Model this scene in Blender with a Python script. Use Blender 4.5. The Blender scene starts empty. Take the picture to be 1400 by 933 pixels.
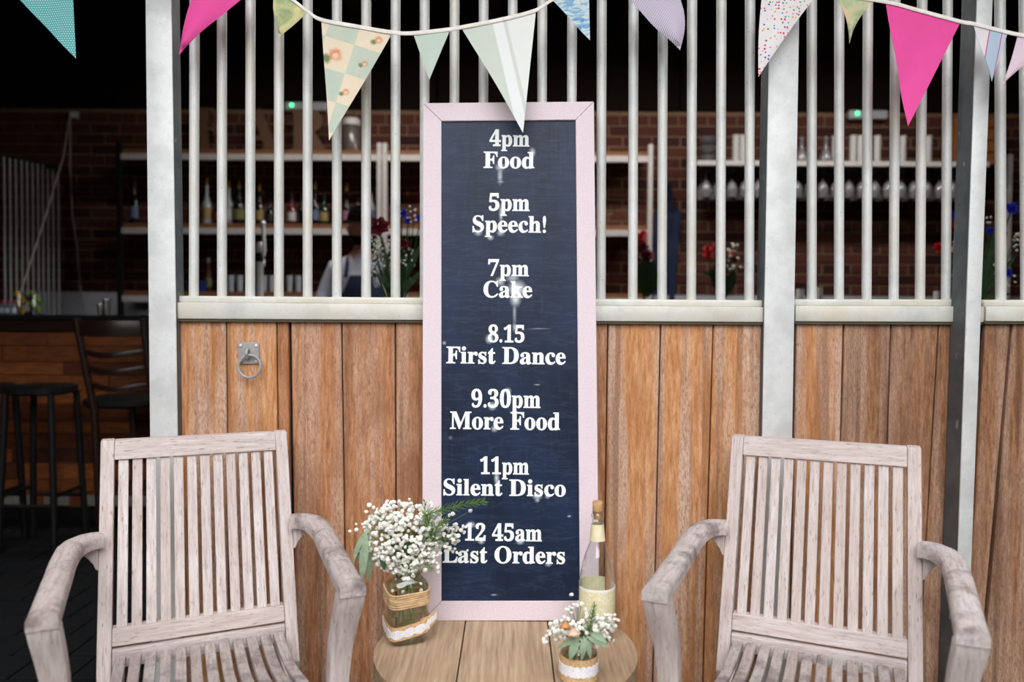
import bpy, bmesh, math, random
from mathutils import Vector, Matrix, noise
PI = math.pi
D = bpy.data
SC = bpy.context.scene
COL = SC.collection
rnd = random.Random(7)

# ------------------------------------------------------------------ camera, sky, exposure
F, PIT, ROL, H = 1060.0, 0.028, -0.0054, 1.25
cam = D.cameras.new('camera'); cam.sensor_width = 36; cam.lens = F / 1400 * 36
cam.dof.use_dof = True; cam.dof.focus_distance = 2.18; cam.dof.aperture_fstop = 1.7
cam.clip_start = .05
co = D.objects.new('camera', cam); COL.objects.link(co)
co.matrix_world = Matrix.Translation((0, 0, H)) @ Matrix.Rotation(PI / 2 - PIT, 4, 'X') @ Matrix.Rotation(-ROL, 4, 'Z')
SC.camera = co

world = D.worlds.new('overcast_sky'); SC.world = world; world.use_nodes = True
wn = world.node_tree; bg = wn.nodes['Background']
tc = wn.nodes.new('ShaderNodeTexCoord'); sx = wn.nodes.new('ShaderNodeSeparateXYZ')
rp = wn.nodes.new('ShaderNodeValToRGB')
wn.links.new(tc.outputs['Generated'], sx.inputs[0]); wn.links.new(sx.outputs['Z'], rp.inputs[0])
rp.color_ramp.elements[0].position = .0; rp.color_ramp.elements[0].color = (.62, .68, .76, 1)
rp.color_ramp.elements[1].position = .6; rp.color_ramp.elements[1].color = (.96, .98, 1.0, 1)
wn.links.new(rp.outputs[0], bg.inputs[0]); bg.inputs[1].default_value = 1.9
# hazy sun behind thin cloud, behind the photographer and high
sl = D.lights.new('hazy_sun', 'SUN'); sl.energy = 2.0; sl.angle = math.radians(75); sl.color = (1, .97, .94)
so = D.objects.new('hazy_sun', sl); COL.objects.link(so); so.rotation_euler = (math.radians(58), 0, math.radians(3))
SC.view_settings.view_transform = 'Standard'; SC.view_settings.look = 'None'
SC.view_settings.gamma = 1; SC.view_settings.exposure = 0.62; SC.view_settings.use_curve_mapping = False
SC.cycles.transparent_max_bounces = 32; SC.cycles.max_bounces = 8

# ------------------------------------------------------------------ camera geometry used to take positions from the photograph
def ray(px, py):
    u = (px - 700) / F; v = (py - 466.5) / F
    c, s = math.cos(ROL), math.sin(ROL); x = c * u + s * v; y = -s * u + c * v
    c, s = math.cos(PIT), math.sin(PIT)
    return Vector((x, c - y * s, -s - y * c))
def atY(px, py, Y): r = ray(px, py); return Vector((0, 0, H)) + r * (Y / r.y)
def atZ(px, py, Z): r = ray(px, py); return Vector((0, 0, H)) + r * ((Z - H) / r.z)

# ------------------------------------------------------------------ materials
def lin(c):
    c = c / 255.0
    return c / 12.92 if c <= .04045 else ((c + .055) / 1.055) ** 2.4
def rgb(r, g, b): return (lin(r), lin(g), lin(b), 1)

class N:
    def __init__(s, name):
        s.m = D.materials.new(name); s.m.use_nodes = True; s.t = s.m.node_tree
        s.p = s.t.nodes['Principled BSDF']; s.out = s.t.nodes['Material Output']
    def n(s, typ, **kw):
        x = s.t.nodes.new('ShaderNode' + typ)
        for k, v in kw.items(): setattr(x, k, v)
        return x
    def put(s, sock, v):
        if hasattr(v, 'outputs'): v = v.outputs[0]
        if isinstance(v, bpy.types.NodeSocket): s.t.links.new(v, sock)
        elif v is not None:
            if sock.type == 'VECTOR' and isinstance(v, (int, float)): v = (v, v, v)
            sock.default_value = v
    def math(s, op, a, b=None, c=None, clamp=False):
        x = s.n('Math', operation=op); x.use_clamp = clamp
        s.put(x.inputs[0], a)
        if b is not None: s.put(x.inputs[1], b)
        if c is not None: s.put(x.inputs[2], c)
        return x.outputs[0]
    def vec(s, op, a, b=None):
        x = s.n('VectorMath', operation=op); s.put(x.inputs[0], a)
        if b is not None:
            if op == 'SCALE': s.put(x.inputs[3], b)
            else: s.put(x.inputs[1], b)
        return x.outputs[1] if op in ('LENGTH', 'DISTANCE', 'DOT_PRODUCT') else x.outputs[0]
    def coord(s, rand=True, kind='Object'):
        c = s.n('TexCoord').outputs[kind]
        if rand:
            r = s.n('ObjectInfo').outputs['Random']
            q = s.vec('SCALE', (13.7, 7.3, 23.1), r)
            c = s.vec('ADD', c, q)
        return c
    def noise(s, c, scale, detail=4, rough=.6, vec=None, dist=0):
        if vec: c = s.vec('MULTIPLY', c, vec)
        x = s.n('TexNoise'); s.put(x.inputs['Vector'], c); x.inputs['Scale'].default_value = scale
        x.inputs['Detail'].default_value = detail; x.inputs['Roughness'].default_value = rough
        x.inputs['Distortion'].default_value = dist
        return x.outputs[0]
    def ramp(s, f, stops):
        x = s.n('ValToRGB'); s.put(x.inputs[0], f); e = x.color_ramp.elements
        while len(e) < len(stops): e.new(.5)
        for i, (p, c) in enumerate(stops):
            e[i].position = p
            e[i].color = (c, c, c, 1) if isinstance(c, (int, float)) else c
        return x.outputs[0]
    def mix(s, f, a, b, blend='MIX'):
        x = s.n('Mix', data_type='RGBA', blend_type=blend); s.put(x.inputs[0], f)
        s.put(x.inputs[6], a); s.put(x.inputs[7], b); return x.outputs[2]
    def bump(s, h, strength=.3, dist=.002):
        x = s.n('Bump'); s.put(x.inputs['Height'], h); x.inputs['Strength'].default_value = strength
        x.inputs['Distance'].default_value = dist; s.t.links.new(x.outputs[0], s.p.inputs['Normal'])
    def set(s, col=None, rough=None, metal=None, spec=None, **kw):
        if col is not None: s.put(s.p.inputs['Base Color'], col)
        if rough is not None: s.put(s.p.inputs['Roughness'], rough)
        if metal is not None: s.put(s.p.inputs['Metallic'], metal)
        if spec is not None: s.put(s.p.inputs['Specular IOR Level'], spec)
        return s.m

def plain(name, c, rough=.6, metal=0, spec=.5, var=.06):
    n = N(name); co_ = n.coord()
    f = n.noise(co_, 40, 3)
    a = tuple(x * (1 - var * 2) for x in c[:3]) + (1,); b = tuple(min(1, x * (1 + var)) for x in c[:3]) + (1,)
    return n.set(n.ramp(f, [(.3, a), (.7, b)]), rough, metal, spec)

def weathered(name, axis, dark=False):
    n = N(name); c = n.coord(); v = [42, 42, 42]; v[axis] = 3.5
    if axis == 2: v[1] = 3.5
    g = n.noise(c, 3.2, 6, .7, tuple(v)); big = n.noise(c, 7, 3)
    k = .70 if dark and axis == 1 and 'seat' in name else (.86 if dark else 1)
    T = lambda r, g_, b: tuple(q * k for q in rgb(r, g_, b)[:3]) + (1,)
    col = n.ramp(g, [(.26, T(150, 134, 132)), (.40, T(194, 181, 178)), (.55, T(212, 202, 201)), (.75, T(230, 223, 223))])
    col = n.mix(n.math('MULTIPLY', n.ramp(big, [(.45, 0.), (.7, 1.)]), .22), col, T(180, 156, 144))
    rd = n.n('ObjectInfo').outputs['Random']
    col = n.mix(n.math('MULTIPLY', rd, .34), col, T(172, 146, 134))
    v2 = [150, 150, 150]; v2[axis] = 18
    if axis == 2: v2[1] = 18
    sp = n.noise(c, 2.2, 2, .5, tuple(v2))
    col = n.mix(n.ramp(sp, [(.285, .65), (.38, 0.)]), col, T(118, 100, 96))
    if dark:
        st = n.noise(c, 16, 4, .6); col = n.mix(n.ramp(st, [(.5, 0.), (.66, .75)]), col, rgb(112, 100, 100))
    n.bump(g, .5, .002)
    return n.set(col, .82, 0, .25)

def hardwood(name, tones, grey=.5):
    n = N(name); c = n.coord()
    g = n.noise(c, 3, 6, .65, (38, 38, 5)); fine = n.noise(c, 5, 4, .7, (60, 60, 14))
    streak = n.noise(c, 2.6, 3, .5, (8, 8, .35)); mot = n.noise(c, 5, 4, .6, (1.6, 1.6, .7))
    col = n.ramp(g, [(.3, tones[0]), (.5, tones[1]), (.68, tones[2])])
    bl = n.math('MULTIPLY', n.ramp(streak, [(.44, 0.), (.56, 1.)]), grey)
    col = n.mix(bl, col, n.ramp(fine, [(.35, rgb(168, 134, 114)), (.6, rgb(214, 190, 174))]))
    st2 = n.noise(c, 4.2, 3, .5, (9, 9, .3)); col = n.mix(n.math('MULTIPLY', n.ramp(st2, [(.52, 0.), (.66, 1.)]), .55), col, tones[3])
    col = n.mix(n.math('MULTIPLY', n.ramp(mot, [(.5, 0.), (.68, 1.)]), .5), col, tones[0])
    col = n.mix(n.math('MULTIPLY', n.ramp(fine, [(.3, 1.), (.45, 0.)]), .55), col, tones[3])
    hi = n.ramp(fine, [(.6, 0.), (.75, .45)]); col = n.mix(hi, col, rgb(228, 196, 168))
    n.bump(fine, .35, .001)
    return n.set(col, .72, 0, .25)

def galv(name, base, speck=.5, warm=None):
    n = N(name); c = n.coord()
    v = n.n('TexVoronoi'); n.put(v.inputs['Vector'], c); v.inputs['Scale'].default_value = 70
    f = n.noise(c, 9, 4); col = n.mix(n.math('MULTIPLY', v.outputs['Color'], .10), base, rgb(150, 155, 160))
    lo = tuple(x * .80 for x in base[:3]) + (1,)
    col = n.mix(n.ramp(f, [(.45, 0.), (.62, .8)]), col, lo)
    s_ = n.noise(c, 130, 3, .7); col = n.mix(n.ramp(s_, [(.26, speck), (.37, 0.)]), col, rgb(120, 120, 118))
    if warm: col = n.mix(n.ramp(n.noise(c, 5, 4, .6, (1, 1, 1)), [(.4, 0.), (.65, .6)]), col, warm)
    n.bump(s_, .3, .0015)
    return n.set(col, .55, .15, .45)

def thin_glass(name, tint=(1, 1, 1, 1), k=1.0):
    n = N(name)
    tr = n.n('BsdfTransparent'); tr.inputs[0].default_value = tint
    gl = n.n('BsdfGlossy'); gl.inputs['Roughness'].default_value = .04; gl.inputs[0].default_value = (1, 1, 1, 1)
    fr = n.n('LayerWeight'); fr.inputs[0].default_value = .5
    ms = n.n('MixShader'); n.put(ms.inputs[0], n.math('MULTIPLY', n.math('ADD', n.math('MULTIPLY', n.math('POWER', fr.outputs['Facing'], 4), .75), .035), k, clamp=True))
    n.t.links.new(tr.outputs[0], ms.inputs[1]); n.t.links.new(gl.outputs[0], ms.inputs[2])
    n.t.links.new(ms.outputs[0], n.out.inputs[0]); return n.m

def emit(name, c, s):
    n = N(name); n.set((0, 0, 0, 1)); n.put(n.p.inputs['Emission Color'], c); n.p.inputs['Emission Strength'].default_value = s; return n.m

M = {}
M['teak_x'] = weathered('weathered_teak_across', 0); M['teak_y'] = weathered('weathered_teak_along', 1); M['teak_z'] = weathered('weathered_teak_up', 2)
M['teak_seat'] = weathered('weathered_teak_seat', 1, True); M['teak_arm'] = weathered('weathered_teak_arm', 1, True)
ora = [rgb(168, 110, 66), rgb(202, 144, 98), rgb(220, 172, 130), rgb(124, 80, 54)]
M['plank_a'] = hardwood('orange_hardwood', ora, .75)
M['plank_b'] = hardwood('brown_hardwood', [rgb(146, 94, 62), rgb(184, 128, 90), rgb(204, 154, 118), rgb(104, 68, 48)], .45)
M['plank_c'] = hardwood('deep_brown_hardwood', [rgb(116, 76, 54), rgb(152, 108, 78), rgb(176, 134, 102), rgb(80, 54, 42)], .35)
M['tabletop'] = None
M['galv'] = galv('galvanised_steel', rgb(226, 228, 228))
M['galv_rail'] = galv('galvanised_rail_steel', rgb(222, 222, 216), .4, rgb(214, 204, 180))
M['galv_bar'] = galv('galvanised_bar_steel', rgb(226, 228, 228), .8, rgb(212, 208, 194))
def zinc_shade():  # flaked zinc, darkened to paint in the shade on the post sides
    n = N('zinc_with_painted_shade'); c = n.coord(); f = n.noise(c, 7, 5, .65); k = n.noise(c, 26, 3, .6, (1.5, 1.5, .7))
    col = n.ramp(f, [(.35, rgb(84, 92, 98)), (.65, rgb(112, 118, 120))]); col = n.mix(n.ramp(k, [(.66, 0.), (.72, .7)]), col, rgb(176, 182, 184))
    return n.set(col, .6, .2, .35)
M['zinc_shade'] = zinc_shade()
M['seal'] = plain('olive_sealing_strip', rgb(96, 90, 74), .8)
M['gapdark'] = plain('dark_backing_board', rgb(30, 24, 22), .9)
M['pink_paint'] = None
M['black'] = plain('black_painted_timber', rgb(15, 14, 14), .6, 0, .25)
M['dark_wood'] = plain('dark_stained_wood', rgb(38, 22, 16), .35, 0, .4)
M['chrome'] = plain('polished_steel', (.8, .8, .82, 1), .16, 1, .5, .02)
M['steel'] = plain('brushed_grey_steel', rgb(150, 150, 154), .38, .8)
M['lip'] = plain('pale_grey_shelf_lip', rgb(200, 196, 196), .5)
M['shelf_wood'] = plain('orange_shelf_wood', rgb(128, 84, 48), .6)
M['white'] = plain('white_enamel', rgb(226, 226, 226), .4)
M['panel'] = plain('pale_grey_wall_panel', rgb(176, 180, 190), .5)
M['glass'] = thin_glass('clear_glass', (.97, .98, .98, 1), 1.3)
M['jar_glass'] = thin_glass('green_tinted_jar_glass', (.965, .98, .97, 1), 1.5)
M['water'] = thin_glass('pale_green_water', (.96, .98, .955, 1), .5)
M['leaf'] = plain('sage_leaf_green', rgb(142, 162, 134), .65, 0, .3, .15)
M['leafdark'] = plain('dark_leaf_green', rgb(44, 74, 36), .55, 0, .3, .2)
M['rosemary'] = plain('rosemary_green', rgb(112, 146, 74), .55, 0, .3, .22)
M['stem'] = plain('fresh_stem_green', rgb(104, 140, 70), .5, 0, .3, .15)
M['gyp'] = plain('white_floret', rgb(244, 243, 236), .8, 0, .1, .03)
M['red'] = plain('red_petal', rgb(176, 22, 20), .6); M['wine'] = plain('dark_red_petal', rgb(108, 10, 30), .6)
M['blue'] = plain('blue_petal', rgb(38, 44, 190), .6); M['peach'] = plain('peach_petal', rgb(238, 200, 176), .7); M['orange'] = plain('orange_petal', rgb(222, 158, 100), .7)
M['skin'] = plain('skin', rgb(196, 142, 120), .55); M['hair'] = plain('dark_hair', rgb(16, 12, 12), .95, 0, .05)
M['shirt'] = plain('pale_blue_shirt_cloth', rgb(214, 220, 238), .85); M['navy'] = plain('navy_cloth', rgb(24, 38, 72), .9)
M['trouser'] = plain('charcoal_trouser_cloth', rgb(34, 34, 40), .9)
M['gold'] = plain('gold_pourer', rgb(170, 130, 60), .3, .8)
M['cork'] = plain('cork', rgb(206, 164, 116), .8, 0, .2, .18)
M['label_cream'] = plain('cream_paper_label', rgb(236, 226, 190), .7)

def burlap_mat():
    n = N('burlap'); c = n.coord(False)
    w1 = n.noise(c, 420, 2, .5, (1, 1, .35)); w2 = n.noise(c, 420, 2, .5, (.35, .35, 1.6))
    f = n.math('ADD', w1, w2); col = n.ramp(n.math('MULTIPLY', f, .5), [(.34, rgb(168, 128, 86)), (.48, rgb(216, 178, 132)), (.62, rgb(234, 204, 164))])
    n.bump(f, .6, .001); return n.set(col, .9, 0, .1)
M['burlap'] = burlap_mat()
def lace_mat():
    n = N('white_lace'); c = n.coord(False)
    v = n.n('TexVoronoi'); n.put(v.inputs['Vector'], c); v.inputs['Scale'].default_value = 300
    col = n.ramp(v.outputs['Distance'], [(.15, rgb(200, 190, 190)), (.4, rgb(246, 244, 250))])
    n.bump(v.outputs['Distance'], .5, .001); return n.set(col, .85, 0, .2)
M['lace'] = lace_mat()
M['twine'] = plain('jute_twine', rgb(214, 180, 138), .85, 0, .2, .16)
def tabletop_mat():
    n = N('bleached_round_table_wood'); c = n.coord()
    g = n.noise(c, 3, 6, .65, (34, 1.6, 34)); b = n.noise(c, 6, 3)
    col = n.ramp(g, [(.3, rgb(146, 118, 94)), (.48, rgb(176, 150, 124)), (.7, rgb(198, 174, 148))])
    col = n.mix(n.ramp(b, [(.5, 0.), (.72, .5)]), col, rgb(172, 140, 110))
    v = n.n('TexVoronoi'); n.put(v.inputs['Vector'], n.vec('MULTIPLY', c, (1, .45, 1))); v.inputs['Scale'].default_value = 9
    kn = n.ramp(v.outputs['Distance'], [(.0, .9), (.09, .0)]); col = n.mix(kn, col, rgb(120, 88, 62))
    n.bump(g, .3, .002); return n.set(col, .7, 0, .25)
M['tabletop'] = tabletop_mat()
def pink_mat():
    n = N('pale_pink_painted_wood'); c = n.coord(False)
    g = n.noise(c, 4, 5, .6, (50, 50, 4)); col = n.ramp(g, [(.3, rgb(218, 200, 208)), (.6, rgb(228, 213, 220))])
    s_ = n.noise(c, 8, 3); col = n.mix(n.ramp(s_, [(.6, 0.), (.8, .4)]), col, rgb(212, 190, 200))
    n.bump(g, .15, .001); return n.set(col, .6, 0, .3)
M['pink_paint'] = pink_mat()
def brick_mat():
    n = N('dark_red_brick'); c = n.coord()
    r = n.n('ObjectInfo').outputs['Random']
    col = n.ramp(r, [(0., rgb(48, 30, 28)), (.35, rgb(80, 46, 42)), (.7, rgb(96, 56, 48)), (1., rgb(64, 40, 36))])
    f = n.noise(c, 40, 5, .7); col = n.mix(n.math('MULTIPLY', f, .5), col, rgb(50, 28, 24)); n.bump(f, .5, .004)
    return n.set(col, .9, 0, .15)
M['brick'] = brick_mat()
M['mortar'] = plain('brown_mortar', rgb(128, 104, 84), .95, 0, .1, .12)
def reclaimed_mat():
    n = N('reclaimed_counter_wood'); c = n.coord(); r = n.n('ObjectInfo').outputs['Random']
    g = n.noise(c, 3, 6, .65, (4, 30, 30)); base = n.ramp(r, [(0., rgb(70, 34, 18)), (.4, rgb(112, 58, 26)), (.7, rgb(150, 84, 38)), (1., rgb(84, 40, 20))])
    col = n.mix(n.ramp(g, [(.35, .6), (.6, 0.)]), base, rgb(48, 22, 12)); n.bump(g, .4, .002); return n.set(col, .6, 0, .3)
M['reclaimed'] = reclaimed_mat()
M['paver'] = plain('dark_stone_paver', rgb(18, 20, 23), .85, 0, .15, .2)
M['joint'] = plain('dark_paver_joint', rgb(38, 36, 36), .95)
M['yard'] = plain('pale_concrete_yard', rgb(128, 124, 118), .95)
M['roofing'] = plain('dark_roof_boarding', rgb(24, 16, 14), .95, 0, .1)
M['letter'] = plain('aged_brown_letter_board', rgb(100, 72, 52), .7)
M['crate'] = plain('orange_crate_wood', rgb(146, 92, 50), .7, 0, .3, .2)

# ------------------------------------------------------------------ mesh building
class B:
    def __init__(s): s.v = []; s.f = []; s.uv = None
    def add(s, vs, fs):
        o = len(s.v); s.v += [Vector(v) for v in vs]; s.f += [tuple(i + o for i in f) for f in fs]
    def hexa(s, p):   # 8 corners: bottom 4 (ccw from above), top 4
        s.add(p, [(3, 2, 1, 0), (4, 5, 6, 7), (0, 1, 5, 4), (1, 2, 6, 5), (2, 3, 7, 6), (3, 0, 4, 7)])
    def box(s, c, d, R=None):
        x, y, z = (q / 2 for q in d); c = Vector(c)
        p = [Vector(q) for q in ((-x, -y, -z), (x, -y, -z), (x, y, -z), (-x, y, -z), (-x, -y, z), (x, -y, z), (x, y, z), (-x, y, z))]
        if R: p = [R @ q for q in p]
        s.hexa([c + q for q in p])
    def span(s, a, b, w, t, up=Vector((0, 0, 1))):   # bar from a to b, w along side, t along third axis
        a = Vector(a); b = Vector(b); d = (b - a).normalized(); sd = d.cross(up)
        if sd.length < 1e-4: sd = Vector((1, 0, 0))
        sd.normalize(); u = sd.cross(d).normalized(); sd = sd * w / 2; u = u * t / 2
        s.hexa([a - sd - u, a + sd - u, b + sd - u, b - sd - u, a - sd + u, a + sd + u, b + sd + u, b - sd + u])
    def ring_loft(s, rings, cap=True, closed=False):
        n = len(rings[0]); o = len(s.v)
        for r in rings: s.v += [Vector(q) for q in r]
        m = len(rings)
        for i in range(m if closed else m - 1):
            j = (i + 1) % m
            for k in range(n):
                l = (k + 1) % n; s.f.append((o + i * n + k, o + i * n + l, o + j * n + l, o + j * n + k))
        if cap and not closed:
            s.f.append(tuple(o + k for k in reversed(range(n)))); s.f.append(tuple(o + (m - 1) * n + k for k in range(n)))
    def tube(s, pts, r, seg=8, cap=True, closed=False):
        pts = [Vector(p) for p in pts]; m = len(pts); rs = r if isinstance(r, (list, tuple)) else [r] * m
        rings = []; prev = None
        for i, p in enumerate(pts):
            if closed: d = pts[(i + 1) % m] - pts[i - 1]
            else: d = pts[min(i + 1, m - 1)] - pts[max(i - 1, 0)]
            d.normalize()
            if prev is None:
                a = Vector((0, 0, 1)) if abs(d.z) < .9 else Vector((1, 0, 0)); x = d.cross(a).normalized()
            else:
                x = (prev - d * prev.dot(d)).normalized()
            prev = x; y = d.cross(x)
            rings.append([p + (x * math.cos(2 * PI * k / seg) + y * math.sin(2 * PI * k / seg)) * rs[i] for k in range(seg)])
        s.ring_loft(rings, cap, closed)
    def lathe(s, prof, seg=20, c=(0, 0, 0), cap=True, R=None):
        c = Vector(c); rings = []
        for r, z in prof:
            q = [Vector((max(r, 1e-4) * math.cos(2 * PI * k / seg), max(r, 1e-4) * math.sin(2 * PI * k / seg), z)) for k in range(seg)]
            if R: q = [R @ w for w in q]
            rings.append([c + w for w in q])
        s.ring_loft(rings, cap)
    def ball(s, c, r, seg=8, rings=5, sc=(1, 1, 1)):
        prof = [(r * math.sin(PI * i / rings), -r * math.cos(PI * i / rings)) for i in range(rings + 1)]
        b = B(); b.lathe(prof, seg, cap=False); c = Vector(c)
        s.add([c + Vector((v.x * sc[0], v.y * sc[1], v.z * sc[2])) for v in b.v], b.f)
    def build(s, name, mat, parent=None, off=None, smooth=False, bevel=0, kind=None, label=None, uv=None, seg=2):
        me = D.meshes.new(name); off = Vector(off) if off is not None else Vector((0, 0, 0))
        me.from_pydata([v - off for v in s.v], [], s.f)
        bm = bmesh.new(); bm.from_mesh(me)
        bmesh.ops.recalc_face_normals(bm, faces=bm.faces)
        if bevel:
            bmesh.ops.bevel(bm, geom=[e for e in bm.edges if e.calc_face_angle(0) > .5], offset=bevel, segments=seg, affect='EDGES', profile=.5, clamp_overlap=True)
        bm.to_mesh(me); bm.free()
        if smooth:
            me.polygons.foreach_set('use_smooth', [True] * len(me.polygons))
            me.set_sharp_from_angle(angle=math.radians(42))
        if uv:
            l = me.uv_layers.new(name='UVMap')
            for lp in me.loops: l.data[lp.index].uv = uv(me.vertices[lp.vertex_index].co + off)
        if mat: me.materials.append(mat)
        o = D.objects.new(name, me); COL.objects.link(o)
        if parent: o.parent = parent
        if kind: o['kind'] = kind
        if label: o['label'] = label
        return o

def thing(name, label, cat, loc=(0, 0, 0), rz=0, group=None):
    o = D.objects.new(name, None); COL.objects.link(o); o.location = loc; o.rotation_euler = (0, 0, rz)
    o.empty_display_size = .05
    o['label'] = label; o['category'] = cat
    if group: o['group'] = group
    return o
def tag(o, label, cat, group=None):
    o['label'] = label; o['category'] = cat
    if group: o['group'] = group
    return o
def dup(root, loc, label, rz=0):
    r = root.copy(); COL.objects.link(r); r.location = loc; r.rotation_euler = (0, 0, rz); r['label'] = label
    for ch in list(root.children):
        c = ch.copy(); COL.objects.link(c); c.parent = r
        for g in ch.children:
            d = g.copy(); COL.objects.link(d); d.parent = c
    return r
def struct(o): o['kind'] = 'structure'; return o
def bx(x0, x1, y0, y1, z0, z1):
    b = B(); b.box(((x0 + x1) / 2, (y0 + y1) / 2, (z0 + z1) / 2), (x1 - x0, y1 - y0, z1 - z0)); return b
def sub(name, mat, parent, *a, off=None, **k): return bx(*a).build(name, mat, parent, off=off, **k)

# ------------------------------------------------------------------ building shell
WALLY = 6.3
struct(bx(-7, 7, -7, 2.25, -.12, -.0).build('floor_yard', M['yard']))
struct(bx(-7, 7, -7.2, -7, 0, 3.6).build('wall_light_block', M['roofing']))  # unseen wall added to keep low sky light out of the barn
struct(bx(-3.5, -3.3, -7, 2.4, 0, 4.6).build('wall_light_block_left', M['roofing'])); struct(bx(3.3, 3.5, -7, 2.4, 0, 4.6).build('wall_light_block_right', M['roofing']))  # unseen side walls added to block sky light from left and right
fl = struct(bx(-4.6, 4.6, 2.25, 6.6, -.12, -.012).build('floor', M['joint']))
pv = []
pm = None
for j in range(15):
    for i in range(10):
        x = -3.1 + i * .21 + (.105 if j % 2 else 0); y = 2.36 + j * .185
        if x > -1.02 or (y < 2.9 and x < -2.2): continue
        b = B(); b.box((0, 0, -.012), (.2, .175, .03))
        if pm is None:
            o = b.build('paver', M['paver'], fl, bevel=.004, seg=1); pm = o
        else:
            o = pm.copy(); COL.objects.link(o)
        o.location = (x, y, rnd.uniform(-.003, .002)); o.rotation_euler = (rnd.uniform(-.006, .006), rnd.uniform(-.006, .006), 0)
struct(bx(-4.6, 4.6, 2.26, 6.6, 3.75, 3.85).build('ceiling', M['roofing']))
raf = D.objects['ceiling']
for i in range(9):
    sub('rafter', M['dark_wood'], raf, -4.2 + i * 1.0, -4.1 + i * 1.0, 2.45, 6.45, 3.5, 3.76)
struct(bx(-4.6, -4.5, 2.26, 6.6, 0, 3.8).build('wall_left', M['roofing']))
struct(bx(4.5, 4.6, 2.26, 6.6, 0, 3.8).build('wall_right', M['roofing']))
wf = struct(bx(-4.6, 4.6, 2.40, 2.5, 2.32, 3.8).build('wall_front', M['plank_c']))
struct(bx(-4.6, -3.3, 2.40, 2.5, 0, 2.32).build('wall_front_end', M['plank_c']))
struct(bx(2.35, 4.6, 2.40, 2.5, 0, 2.32).build('wall_front_side', M['plank_c']))
struct(bx(-4.6, 4.6, 1.35, 2.40, 3.0, 3.08).build('trim_light_block', M['roofing']))   # unseen eave added to cut overhead sky light on the stable front
wb = struct(bx(-4.6, 4.6, WALLY, WALLY + .2, 0, 2.93).build('wall_back', M['mortar']))
struct(bx(-4.6, 4.6, WALLY + .02, WALLY + .25, 2.93, 3.8).build('trim_1', M['roofing']))
for i in range(14):    # dark vertical boarding above the brickwork
    sub('board', M['roofing'], D.objects['trim_1'], -4.5 + i * .65, -3.87 + i * .65, WALLY - .02, WALLY + .03, 2.935, 3.7)
# bricks: individual where the photo shows them, the rest joined
CR, BL = .0848, .232
def proj(P):
    X, Y, Z = P.x, P.y, P.z - H; c, s = math.cos(PIT), math.sin(PIT); d = Y * c - Z * s; v = Z * c + Y * s
    x = X / d; y = -v / d; c, s = math.cos(ROL), math.sin(ROL)
    return 700 + F * (c * x - s * y), 466.5 + F * (s * x + c * y)
rest = B(); brick_mesh = {}; nb = 0; cand = []
row = 0; z = 1.12
while z < 2.90:
    top = z > 2.76
    L = .118 if top else BL; x = -4.45 + (0 if row % 2 else L / 2)
    while x < 4.4:
        p = proj(Vector((x, WALLY, z + CR / 2)))
        hid = p[0] < 84 or p[0] > 1400 or 568 < p[0] < 818 or 1040 < p[0] < 1092 or 1300 < p[0] < 1350 or 190 < p[0] < 248 or p[1] > 432 or (190 < p[0] and p[1] > 408) or (170 < p[0] < 880 and (208 < p[1] < 230 or 280 < p[1] < 324))
        cand.append((hid or top, rnd.random() + (0 if p[0] < 190 else 1), x, z, L)); x += L
    z += CR; row += 1
cand.sort()
for hid, _, x, z, L in cand:
    sz = (L - .014, .03, CR - .014)
    c = (x, WALLY + .008 + rnd.uniform(-.004, .003), z + CR / 2)
    if not hid and nb < 300:
        if L not in brick_mesh:
            b = B(); b.box((0, 0, 0), sz); brick_mesh[L] = b.build('brick', M['brick'], wb, bevel=.003, seg=1); o = brick_mesh[L]
        else:
            o = brick_mesh[L].copy(); COL.objects.link(o)
        o.location = c; nb += 1
    else: rest.box(c, sz)
rest.build('brick_course', M['brick'], wb, kind='stuff')
# pale splashback panel along the foot of the visible brickwork
b = B(); b.box((0, 0, 0), (8.6, .02, .19)); o = b.build('trim_2', M['panel']); struct(o)
o.location = (0.45, WALLY - .035, 1.355)

# ------------------------------------------------------------------ stable partition
def vprism(xl0, xr0, y0, xl1, xr1, y1, Y, t, z0, z1):   # vertical piece through pixel pairs at two heights
    def line(xa, ya, xb, yb):
        a = atY(xa, ya, Y); c_ = atY(xb, yb, Y)
        return lambda z: a.x + (c_.x - a.x) * (z - a.z) / (c_.z - a.z)
    l = line(xl0, y0, xl1, y1); r = line(xr0, y0, xr1, y1)
    b = B(); b.hexa([(l(z0), Y, z0), (r(z0), Y, z0), (r(z0), Y + t, z0), (l(z0), Y + t, z0), (l(z1), Y, z1), (r(z1), Y, z1), (r(z1), Y + t, z1), (l(z1), Y + t, z1)])
    return b
ZT = 2.29
# posts
def post(args, label):
    b = vprism(*args, 0, ZT + .3); P = b.v; w = sum(P, Vector()) / 8; o = thing('steel_post', label, 'post', (w.x, w.y, 0), 0, 'galvanised steel posts of the stable front')
    f = B(); f.hexa([P[0], P[1], P[1] + Vector((0, .006, 0)), P[0] + Vector((0, .006, 0)), P[4], P[5], P[5] + Vector((0, .006, 0)), P[4] + Vector((0, .006, 0))])
    f.build('flange', M['galv'], o, off=o.location, bevel=.0025, smooth=True)
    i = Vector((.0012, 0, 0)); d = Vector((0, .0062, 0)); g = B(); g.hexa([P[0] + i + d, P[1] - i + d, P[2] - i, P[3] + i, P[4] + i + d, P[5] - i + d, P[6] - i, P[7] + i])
    g.build('shaded_side', M['zinc_shade'], o, off=o.location, bevel=.001, seg=1, label='zinc side of the post with its shade painted dark')  # post body behind the flange, shade put into its colour
    return o
post((195.5, 231.5, 100, 206, 244, 595, 2.275, .062), 'galvanised steel post at the open doorway, left end of the barred front')
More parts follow.
